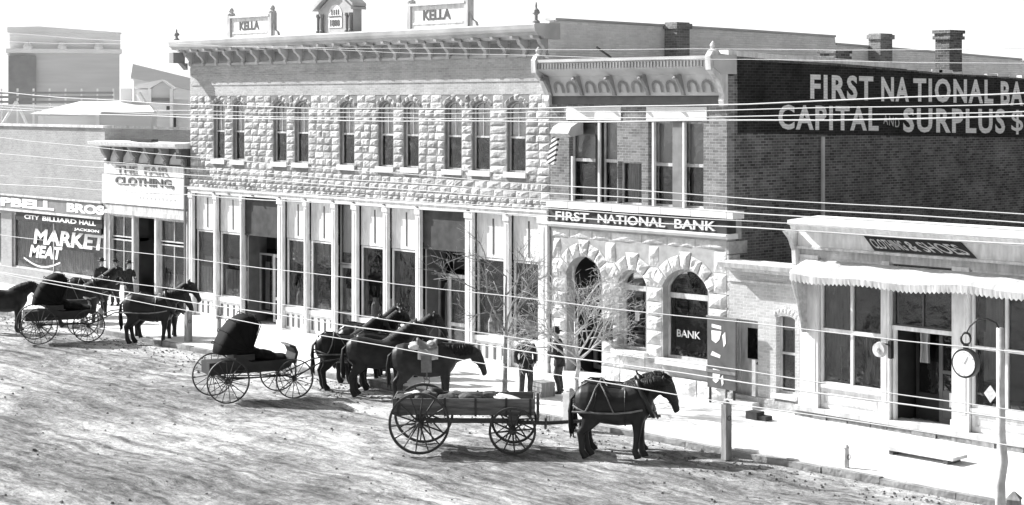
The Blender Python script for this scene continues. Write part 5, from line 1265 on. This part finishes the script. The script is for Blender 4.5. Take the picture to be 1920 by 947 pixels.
        for s in (-1, 1):
            st.tube([(.54, s * .29, 1.02), (.30, s * .345, .98), (.0, s * .36, .95), (-.30, s * .355, .95), (-.62, s * .325, .96), (-.90, s * .24, .95)], .02, 6)
            if harness == 'full':
                st.tube([(-.36, s * .04, 1.51), (-.42, s * .20, 1.43), (-.50, s * .315, 1.22), (-.58, s * .335, 1.05), (-.64, s * .32, .95)], .016, 6); st.tube([(-.64, s * .325, .97), (-.78, s * .25, 1.02), (-.89, s * .08, 1.06)], .016, 6)
                st.tube([(-.34, s * .04, 1.51), (-.24, s * .23, 1.38), (-.12, s * .345, 1.12), (-.04, s * .36, .95)], .014, 6)
        m.tube([(.42, 0, 1.53), (.1, 0, 1.415), (-.2, 0, 1.44), (-.42, 0, 1.50), (-.6, 0, 1.52), (-.80, 0, 1.40)], .018, 6)
        m.build('harness', LEATH, T, local=True); st.build('trace_straps', LEATH_B, T, local=True)
    if blanket:
        m = MB(); bl = []
        for i in range(9):
            x_ = -.22 + .50 * i / 8; row = []; z, hh, ww = bsec(x_)
            for k in range(15):
                a = -1.35 + 2.7 * k / 14; row.append(m.bm.verts.new((x_, (ww + .022) * math.sin(a), z + (hh + .022) * math.cos(a))))
            bl.append(row)
        for i in range(8):
            for k in range(14): m.bm.faces.new([bl[i][k], bl[i][k + 1], bl[i + 1][k + 1], bl[i + 1][k]])
        o = m.build('saddle_blanket', LGREY, T, local=True, smooth=True); o.modifiers.new('s', 'SOLIDIFY').thickness = .02
        m = MB()
        for i in range(11):
            x_ = -.22 + .46 * i / 10; z, hh, ww = bsec(x_); r = .05 + .10 * (abs(i - 5) / 5) ** 2
            m.tube([(x_, y, z + (hh + .03) * math.cos(y / (ww + .12)) + (r * .9 if abs(y) < .16 else 0)) for y in (-.24, -.14, 0, .14, .24)], [.02, .035, .04, .035, .02], 8)
        me = remesh(m, .02, 2); mesh_part(me, 'saddle', LEATH_B, T)
        for s in (-1, 1):
            m = MB(); m.box(-.14, .12, s * .345, s * .365, .82, 1.24) ; m.tube([(0, s * .355, .86), (0, s * .365, .66)], .018, 6)
            q = [Vector((.07 * math.sin(k * math.pi / 6), s * .35, .60 - .07 * math.cos(k * math.pi / 6) * 1)) for k in range(13)]; m.tube(q, .014, 5); m.build('stirrup', LEATH_B, T, local=True)
        m = MB(); m.tube([(.20, 0, 1.44), (.24, 0, 1.53), (.24, 0, 1.58)], [.03, .02, .035], 8); m.build('saddle_horn', LEATH_B, T, local=True)
        m = MB(); m.blob((-.30, .16, 1.42), (.16, .12, .09)); m.blob((-.30, -.16, 1.42), (.16, .12, .09)); m.blob((.10, -.1, 1.50), (.1, .12, .07)); m.build('rolled_coat', SNOW, T, local=True, smooth=True)
    return T
def gp(px, py, z=0): x, y = onZ(px, py, z); return (x, y, z)
def head_to(a):       # heading from an angle in the camera's ground frame (0 = to the right, 90 = away)
    return TH + R(a)
# wagon team
TEAM = 'harness horses of the wagon team'
def mid_loc(pxa, pya, ang, off=0.0, side=0.0):
    x, y = onZ(pxa, pya, 0); h = head_to(ang); return (x + math.cos(h) * off - math.sin(h) * side, y + math.sin(h) * off + math.cos(h) * side, 0)
horse('dark bay harness horse, nearer of the wagon pair, standing before the kerb', mid_loc(1156, 857, -6), head_to(-6), 'level', 1, HAIR_D, 1.10, 'full', blinders=True, group=TEAM)
horse('dark harness horse, farther of the wagon pair, mostly hidden behind its mate', mid_loc(1152, 857, -6, .05, .95), head_to(-3), 'level', 2, HAIR_B, 1.08, 'full', blinders=True, group=TEAM)
MID = 'horses tied in the middle of the street front'
horse('brown saddle horse hanging its head low behind the wagon box', mid_loc(800, 757, 3), head_to(3), 'low', 2, HAIR_C, 1.08, None, True, group=MID)
horse('dark riderless horse standing broadside left of the saddle horse', mid_loc(712, 741, 8), head_to(8), 'up', 1, HAIR_D, 1.08, None, group=MID)
horse('black harness horse, nearer of the pair drawing the middle buggy', mid_loc(650, 727, 22), head_to(22), 'up', 0, HAIR_B, 1.05, 'full', blinders=True, group=MID)
horse('black harness horse, farther of the pair drawing the middle buggy', mid_loc(690, 716, 24), head_to(24), 'up', 2, HAIR_D, 1.08, 'full', blinders=True, group=MID)
horse('black horse with raised head behind the saddle, closest to the kerb', mid_loc(752, 716, 10), head_to(10), 'up', 1, HAIR_B, 1.04, 'light', blinders=True, group=MID)
horse('dark harness horse squeezed between the buggy pair and the saddle horse', mid_loc(722, 728, 14), head_to(14), 'level', 2, HAIR_B, 1.06, 'light', group=MID)
horse('dark horse deepest in the middle cluster, its raised head before the shop windows', mid_loc(690, 706, 30), head_to(30), 'up', 1, HAIR_D, 1.08, 'light', blinders=True, group=MID)
LEFT = 'horses tied before the left shops'
horse('black horse, nearer of the pair standing behind the hitching post at left', mid_loc(284, 644, -2), head_to(-2), 'level', 1, HAIR_B, 1.10, 'light', group=LEFT)
horse('black horse, farther of the pair standing behind the hitching post at left', mid_loc(300, 638, 0), head_to(0), 'up', 2, HAIR_D, 1.06, 'light', group=LEFT)
horse('dark harness horse drawing the left buggy, seen above its hood', mid_loc(150, 612, 12), head_to(12), 'level', 0, HAIR_D, 1.05, 'full', group=LEFT)
horse('dark horse farther along the kerb with its head by the clothing store window', mid_loc(170, 600, 20), head_to(20), 'up', 2, HAIR_B, 1.04, 'full', group=LEFT)
horse('horse cut off by the left edge behind the left buggy', mid_loc(8, 622, 15), head_to(15), 'level', 1, HAIR_D, 1.04, None, group=LEFT)

# ------------------------------------------------------------------ wheels and vehicles
def wheel(parent, c, r, steer=0.0, spokes=14, rim=.035, hub=.09, mat=None, heavy=False, name='wheel'):
    """axle along local y"""
    m = MB(); n = 40; C = Vector(c); ax = Vector((-math.sin(steer), math.cos(steer), 0)); fw = Vector((math.cos(steer), math.sin(steer), 0)); up = Vector((0, 0, 1))
    P = lambda a, q, o=0: C + fw * (q * math.cos(a)) + up * (q * math.sin(a)) + ax * o
    w = rim * .7
    def ringm(m, r0, r1, w):
        rs = [[m.bm.verts.new(P(2 * math.pi * k / n, q, o)) for k in range(n)] for q, o in ((r0, -w), (r1, -w), (r1, w), (r0, w))]
        for i in range(4):
            for k in range(n): m.bm.faces.new([rs[i][k], rs[i][(k + 1) % n], rs[(i + 1) % 4][(k + 1) % n], rs[(i + 1) % 4][k]])
    ringm(m, r - rim, r - .012, w)
    for k in range(spokes):
        a = 2 * math.pi * k / spokes + .1; d = .05 * (1 if heavy else .5)
        m.tube([P(a, .04, d), P(a, r * .5, d * .5), P(a, r - rim + .005, 0)], [(.024 if heavy else .014), (.019 if heavy else .011), (.016 if heavy else .010)], 6)
    W = m.build(name, mat or WHEELP, parent, local=True)
    m = MB(); ringm(m, r - .012, r, w * 1.08); m.build('tyre', IRON, W, local=True)
    m = MB(); m.tube([C - ax * (hub * 1.3), C - ax * .05, C, C + ax * .05, C + ax * hub * 1.3], [hub * .35, hub * .6, hub * .75, hub * .6, hub * .35], 12); m.build('hub', mat or WHEELP, W, local=True)
    return W
def wagon():
    ang = -1.5; x, y = onZ(786, 852, 0); h = head_to(ang)
    tr = 1.36; f = Vector((math.cos(h), math.sin(h), 0)); l = Vector((-math.sin(h), math.cos(h), 0))
    O = Vector((x, y, 0)) + l * tr / 2
    T = thing('farm_wagon', 'dark farm wagon with a loaded open box and tall spoked wheels', 'wagon', tuple(O), h)
    WB = 2.12
    for s in (-1, 1):
        wheel(T, (0, s * tr / 2, .70), .70, 0, 14, .055, .13, WHEELP, True)
        wheel(T, (WB, s * tr / 2, .54), .54, .0, 12, .055, .13, WHEELP, True)
    m = MB(); m.tube([(0, -tr / 2, .70), (0, tr / 2, .70)], .05, 8); m.build('axle', WOOD_D, T, local=True)
    m = MB(); m.tube([(WB, -tr / 2, .54), (WB, tr / 2, .54)], .05, 8); m.build('axle', WOOD_D, T, local=True)
    m = MB(); m.box(-.10, .10, -.48, .48, .74, .86); m.build('bolster', WOOD_D, T, local=True)
    m = MB(); m.box(WB - .10, WB + .10, -.48, .48, .62, .86); m.build('bolster', WOOD_D, T, local=True)
    m = MB(); m.box(.1, WB + .1, -.05, .05, .60, .70); m.build('reach_pole', WOOD_D, T, local=True)
    bx0, bx1, w = -.62, 2.62, .50
    for s in (-1, 1):
        m = MB(); m.box(bx0, bx1, s * w - .014, s * w + .014, .88, 1.05); m.box(bx0, bx1, s * w - .016, s * w + .016, 1.056, 1.24)
        sd = m.build('box_side', WOOD_G, T, local=True)
        for q in (bx0 + .1, .55, 1.25, 1.95, bx1 - .12):
            m = MB(); m.box(q, q + .05, s * w + s * .017, s * w + s * .045, .84, 1.26); m.build('cleat', IRON, sd, local=True)
    m = MB(); m.box(bx0, bx1, -w + .015, w - .015, .86, .90); m.build('box_floor', WOOD_D, T, local=True)
    for q in (bx0 + .01, bx1 - .035):
        m = MB(); m.box(q, q + .025, -w + .016, w - .016, .901, 1.24); m.build('end_board', WOOD_D, T, local=True)
    m = MB(); m.box(2.66, 2.72, -.45, .45, .72, 1.36); m.build('foot_board', WOOD_D, T, local=True)
    m = MB(); m.tube([(WB, 0, .62), (WB + .8, 0, .60), (WB + 3.4, 0, .78)], [.05, .045, .03], 8); m.build('tongue', WOOD_D, T, local=True)
    m = MB(); m.tube([(WB + .75, -.75, .62), (WB + .75, .75, .62)], .03, 8); m.build('doubletree', WOOD_D, T, local=True)
    m = MB(); m.tube([(WB + 3.3, -.5, .82), (WB + 3.3, .5, .82)], .025, 8); m.build('neck_yoke', WOOD_D, T, local=True)
    # load: sacks and folded cloths lying in the box (each its own thing)
    rnd = random.Random(3); rz = Matrix.Rotation(h, 3, 'Z')
    spec = [(-.38, -.22, .26, .14, SACK, 'slumped burlap sack at the very tail of the wagon'), (-.25, .2, .2, .12, SNOW, 'pale cloth bundle at the tail of the wagon'), (.1, -.15, .28, .16, SACK, 'dark humped sack over the rear axle of the wagon'),
            (.28, .25, .24, .18, DARK, 'black rumpled robe thrown across the wagon load'), (.62, -.2, .25, .14, SACK, 'full dark sack in the middle of the wagon box'), (.85, .2, .24, .13, WOOD_D, 'brown sack lying against the far side of the wagon box'),
            (1.2, -.12, .3, .15, SACK, 'long sack lying lengthwise ahead of the middle of the wagon'), (1.55, .15, .26, .13, SACK, 'tilted sack with a pale seam near the front of the wagon'), (2.05, -.05, .42, .08, SNOW, 'pale folded canvas at the front of the wagon box')]
    for i, (a, b, sx, sz, mt, lb) in enumerate(spec):
        m = MB(); n0 = rnd.random() * 50
        bmv = bmesh.ops.create_icosphere(m.bm, subdivisions=3, radius=1)['verts']
        ro = Matrix.Rotation(rnd.uniform(-.5, .5), 3, 'Z') @ Matrix.Rotation(rnd.uniform(-.3, .3), 3, 'Y')
        for v in bmv:
            p = v.co.copy(); k = 1 + .35 * noise.noise(p * 1.6 + Vector((n0, 0, 0))) + .12 * noise.noise(p * 5 + Vector((n0, 3, 0)))
            p = Vector((math.copysign(abs(p.x) ** .7, p.x) * sx, math.copysign(abs(p.y) ** .7, p.y) * .2, p.z * sz)) * k
            p = ro @ p + Vector((a, b, 1.10 + sz * .45)); v.co = O + rz @ p
        o = m.build('load_sack', mt, None, smooth=True); setp(o, lb, 'sack', 'load in the wagon box')
wagon()
def buggy(label, pxy, ang, WB=1.75, tr=1.4, rr=.58, rf=.50, hood='up', steer=0.0, shafts=2.3, sc=1.0):
    x, y = onZ(pxy[0], pxy[1], 0); h = head_to(ang); l = Vector((-math.sin(h), math.cos(h), 0)); O = Vector((x, y, 0)) + l * tr / 2 * sc
    T = thing('buggy', label, 'buggy', tuple(O), h, 'buggies along the kerb'); T.scale = (sc,) * 3
    for s in (-1, 1):
        wheel(T, (0, s * tr / 2, rr), rr, 0, 16, .034, .07); wheel(T, (WB, s * tr / 2, rf), rf, steer, 14, .034, .07)
    for x0, r in ((0, rr), (WB, rf)):
        m = MB(); m.tube([(x0, -tr / 2, r), (x0, tr / 2, r)], .022, 8); m.build('axle', IRON, T, local=True)
        m = MB(); n = 16
        m.tube([(x0, .42 * math.cos(2 * math.pi * k / n), r + .14 + .11 * math.sin(2 * math.pi * k / n)) for k in range(n + 1)], .018, 6, cap=False); m.build('spring', IRON, T, local=True)
    m = MB(); m.tube([(0, 0, rr), (WB * .5, 0, rr - .06), (WB, 0, rf)], .02, 6); m.tube([(0, .35, rr), (WB, .08, rf)], .016, 6); m.tube([(0, -.35, rr), (WB, -.08, rf)], .016, 6); m.build('reach_bars', IRON, T, local=True)
    z0 = rr + .22
    m = MB(); m.prism_y([(-.42, z0 - .08), (WB - .25, z0 - .08), (WB - .0, z0 + .02), (WB + .10, z0 + .22), (.75, z0 + .20), (.62, z0 + .26), (-.42, z0 + .24)], -.38, .38); m.build('body', DARK, T, local=True)
    m = MB()
    for q in range(9):
        m.blob((.72 + q * .115, .05 * math.sin(q * 2.3), z0 + .46 - .035 * q + .02 * math.sin(q * 1.7)), (.2, .36, .16))
    mesh_part(remesh(m, .03, 2), 'lap_robe', HOODM, T)
    m = MB(); m.prism_y([(WB + .08, z0 + .10), (WB + .14, z0 + .06), (WB + .22, z0 + .38), (WB + .14, z0 + .56), (WB - .02, z0 + .60), (WB - .04, z0 + .56), (WB + .08, z0 + .50), (WB + .14, z0 + .36)], -.38, .38); m.build('dashboard', LEATH, T, local=True)
    m = MB(); m.box(.3, .82, -.42, .42, z0 + .262, z0 + .42); seat = m.build('seat', LEATH, T, local=True)
    m = MB(); m.prism_y([(.24, z0 + .35), (.32, z0 + .35), (.26, z0 + .78), (.16, z0 + .78)], -.42, .42); m.build('backrest', LEATH, seat, local=True)
    m = MB(); m.tube([(.75, -.44, z0 + .62), (.4, -.45, z0 + .66), (.22, -.44, z0 + .6)], .022, 6); m.build('arm_rail', LEATH, seat, local=True)
    m = MB(); m.tube([(.75, .44, z0 + .62), (.4, .45, z0 + .66), (.22, .44, z0 + .6)], .022, 6); m.build('arm_rail', LEATH, seat, local=True)
    if hood:
        # leather top on bows fanning from the seat
        pv = Vector((.70, 0, z0 + .46)); bows = []
        if hood == 'up': spec = [(-.86, -.02), (-.82, .26), (-.66, .58), (-.42, .86), (-.10, 1.02), (.14, .98), (.28, .80)]
        else: spec = [(-.6, .1), (-.8, .3), (-.85, .5), (-.7, .6)]
        spec = [(math.degrees(math.atan2(z_, x_)), math.hypot(x_, z_)) for x_, z_ in spec]
        m = MB(); W = .47
        prev = None; rows = []
        for a, L in spec:
            p = pv + Vector((math.cos(R(a)) * L, 0, math.sin(R(a)) * L)); low = pv + Vector((math.cos(R(a)) * .04, 0, math.sin(R(a)) * .04)); row = []
            for k in range(13):
                t = k / 12
                if t < .3: u = t / .3; q = low.lerp(p, u * .93); yy = -W
                elif t > .7: u = (1 - t) / .3; q = low.lerp(p, u * .93); yy = W
                else: u = (t - .3) / .4; q = low.lerp(p, .93 + .07 * math.sin(math.pi * u)); yy = -W + 2 * W * u
                row.append(m.bm.verts.new((q.x, yy, q.z)))
            rows.append(row)
        for i in range(len(rows) - 1):
            for k in range(12): m.bm.faces.new([rows[i][k], rows[i][k + 1], rows[i + 1][k + 1], rows[i + 1][k]])
        hd = m.build('hood', HOODM, T, local=True, smooth=True); hd.modifiers.new('s', 'SOLIDIFY').thickness = .025
        for a, L in spec[1:]:
            m = MB(); p = pv + Vector((math.cos(R(a)) * L, 0, math.sin(R(a)) * L))
            m.tube([pv + Vector((0, -W - .012, 0)), (p.x, -W - .012, p.z - .05), (p.x, -W + .07, p.z + .015), (p.x, W - .07, p.z + .015), (p.x, W + .012, p.z - .05), pv + Vector((0, W + .012, 0))], .013, 6); m.build('hood_bow', HOODM, hd, local=True)
    for s in (-1, 1):
        m = MB(); m.tube([(WB, s * .35, rf), (WB + .35, s * .42, rf + .12), (WB + .9, s * .34, rf + .36), (WB + shafts, s * .3, rf + .45)], [.022, .022, .02, .016], 8); m.build('shaft', WHEELP, T, local=True)
    m = MB(); m.box(.3, .62, -.5, -.37, z0 + .0, z0 + .03); m.build('step', IRON, T, local=True)
    return T
buggy('black buggy with its leather hood raised, in the middle behind its team', (428, 757), 26, 1.85, 1.4, .59, .53)
buggy('dark buggy with raised hood cut close to the left edge of the street', (74, 646), 22, 1.6, 1.35, .60, .54)
#buggy('older buggy beyond the middle one with its hood folded back', (410, 735), 32, 1.7, 1.3, .57, .5, hood='folded', shafts=1.0, sc=.98) if False else None
# ------------------------------------------------------------------ people
def person(label, foot, rz, pose='stand', coat=None, hat=True):
    T = thing('person', label, 'person', foot, rz, 'men standing on the sidewalk')
    V = Vector; st = .10
    legs = []
    for s in (-1, 1):
        legs.append([V((0, s * .09, .90)), V((.02, s * .10, .70)), V((.03 + (.04 if s > 0 else 0), s * .11, .48)), V((0, s * .11, .28)), V((-.02, s * .12, .09))])
    if pose == 'pocket': arms = [[V((0, s * .17, 1.40)), V((-.02, s * .235, 1.28)), V((-.06, s * .27, 1.10)), V((.02, s * .25, .97)), V((.10, s * .19, .90))] for s in (-1, 1)]
    else: arms = [[V((0, -.17, 1.40)), V((.01, -.22, 1.28)), V((-.01, -.25, 1.10)), V((.05, -.245, .96)), V((.09, -.235, .84))], [V((0, .17, 1.40)), V((.04, .23, 1.28)), V((.06, .26, 1.12)), V((.18, .2, 1.10)), V((.28, .12, 1.14))]]
    lean = .10 if pose == 'lean' else 0
    def L(p): return V((p.x + lean * max(0, p.z - .9) * .9, p.y, p.z))
    torso = [V((0, 0, .86)), V((0, 0, .98)), V((0, 0, 1.12)), V((.0, 0, 1.28)), V((0, 0, 1.40)), V((.01, 0, 1.47)), V((.02, 0, 1.54))]
    tr = [(.15, .10), (.165, .115), (.155, .11), (.175, .12), (.17, .10), (.07, .07), (.055, .06)]
    m = MB(); m.tube([L(p) for p in torso], tr, 14, lat=(0, 1, 0))
    for l in legs: m.tube(l, [.09, .08, .058, .05, .036], 10)
    for a in arms: m.tube([L(p) for p in a], [.055, .05, .042, .038, .027], 8)
    H = L(V((.03, 0, 1.64))); m.blob(H, (.093, .075, .115)); m.blob(H + V((.05, 0, -.06)), (.05, .05, .05)); m.tube([H + V((.08, 0, .02)), H + V((.115, 0, -.02)), H + V((.09, 0, -.03))], [.012, .017, .012], 6)
    for s in (-1, 1): m.blob(H + V((-.005, s * .075, -.005)), (.018, .012, .03))
    # hands with separate fingers
    for a, s in zip(arms, (-1, 1)):
        w = L(a[-1]); d = (L(a[-1]) - L(a[-2])).normalized(); sd = V((0, 1, 0)) - d * d.y; sd.normalize(); nn = d.cross(sd)
        m.tube([w - d * .01, w + d * .04, w + d * .085], [(.026, .016), (.038, .016), (.036, .014)], 8, lat=tuple(sd))
        for k in range(4):
            b = w + d * .08 + sd * (-.028 + .019 * k); Lf = (.055, .068, .064, .05)[k]; m.tube([b, b + d * Lf * .5 + nn * .006, b + d * Lf * .9 + nn * .022], [.0085, .008, .0065], 6)
        b = w + d * .025 + sd * (-s * .03); m.tube([b, b + d * .03 - sd * s * .02 + nn * .012, b + d * .055 - sd * s * .022 + nn * .025], [.011, .010, .008], 6)
    mesh_part(remesh(m, .0085, 1), 'body', SKIN, T)
    m = MB(); m.tube([L(p) for p in torso[:5]] + [L(V((.0, 0, 1.475)))], [(.185, .145), (.18, .135), (.172, .125), (.195, .135), (.19, .115), (.09, .085)], 16, lat=(0, 1, 0))
    m.tube([L(V((0, 0, .74))), L(V((0, 0, .90)))], [(.20, .155), (.185, .15)], 16, lat=(0, 1, 0))
    for a in arms: m.tube([L(p) for p in a[:-1]] + [L(a[-2].lerp(a[-1], .8))], [.075, .066, .058, .050, .044], 10)
    mesh_part(remesh(m, .014, 2), 'coat', coat or SUIT, T)
    m = MB()
    for l in legs: m.tube([l[0] + V((0, 0, .06))] + l[:-1] + [l[-1] + V((0, 0, .03))], [.105, .105, .098, .078, .072, .070], 12)
    m.tube([V((0, 0, .80)), V((0, 0, .96))], [(.16, .11), (.165, .12)], 14, lat=(0, 1, 0))
    mesh_part(remesh(m, .014, 2), 'trousers', TROU, T)
    for l in legs:
        p = l[-1]; m = MB(); m.tube([V((p.x - .07, p.y, .05)), V((p.x, p.y, .06)), V((p.x + .10, p.y, .04)), V((p.x + .19, p.y, .03))], [(.035, .045), (.042, .055), (.045, .036), (.03, .02)], 10, lat=(0, 1, 0)); m.tube([V((p.x, p.y, .05)), V((p.x, p.y, .16))], [.045, .05], 10); m.build('shoe', LEATH, T, smooth=True, local=True)
    m = MB(); m.blob(H + V((-.02, 0, .03)), (.095, .08, .10)); m.build('hair', MANE, T, smooth=True, local=True)
    if hat:
        m = MB(); c = H + V((0, 0, .055)); m.lathe([(.17, .0), (.175, .008), (.10, .014), (.098, .02), (.095, .085), (.08, .115), (.03, .12)], tuple(c), 18); m.build('hat', DARK, T, smooth=True, local=True)
    return T
f = onZ(986, 745, .15); person('man in dark coat with hands in pockets, left of the pair on the sidewalk', (f[0], f[1], .15), head_to(-75), 'pocket')
for px, yy, ps, an, lb in ((190, -.9, 'stand', -60, 'man facing the street before the billiard hall window'), (216, -.7, 'pocket', -100, 'man standing left of the clothing store window beyond the horses'), (241, -.6, 'stand', -40, 'man standing in front of the clothing store doorway')):
    person(lb, (fX(px, yy), yy, .15), head_to(an), ps)
f = onZ(1049, 738, .15); person('man in dark coat leaning forward beside the forked bare tree', (f[0], f[1], .15), head_to(165), 'lean')
# bicycle-like clutter, crates and bench before the stone storefront
def crate(px, py, w, d_, h_, label):
    x, y = onZ(px, py, .15); C = thing('crate', label, 'crate', (x, y, .15), random.uniform(-.2, .2), 'crates left before the stone storefront')
    for sx, n in ((-1, 'end_panel'), (1, 'end_panel')):
        m = MB(); m.box(sx * w / 2 - .01, sx * w / 2 + .01, -d_ / 2, d_ / 2, 0, h_); m.build(n, WOOD, C, local=True)
    for k in range(3):
        z = h_ * k / 3
        for s in (-1, 1): m = MB(); m.box(-w / 2 - .012, w / 2 + .012, s * d_ / 2 - .008 + s * .009, s * d_ / 2 + .008 + s * .009, z + .01, z + h_ / 3 - .01); m.build('slat', WOOD, C, local=True)
    m = MB(); m.box(-w / 2 - .01, w / 2 + .01, -d_ / 2, d_ / 2, h_ + .001, h_ + .015); m.build('lid', WOOD, C, local=True)
crate(1018, 742, .5, .4, .38, 'low pale crate on the sidewalk between the two standing men')
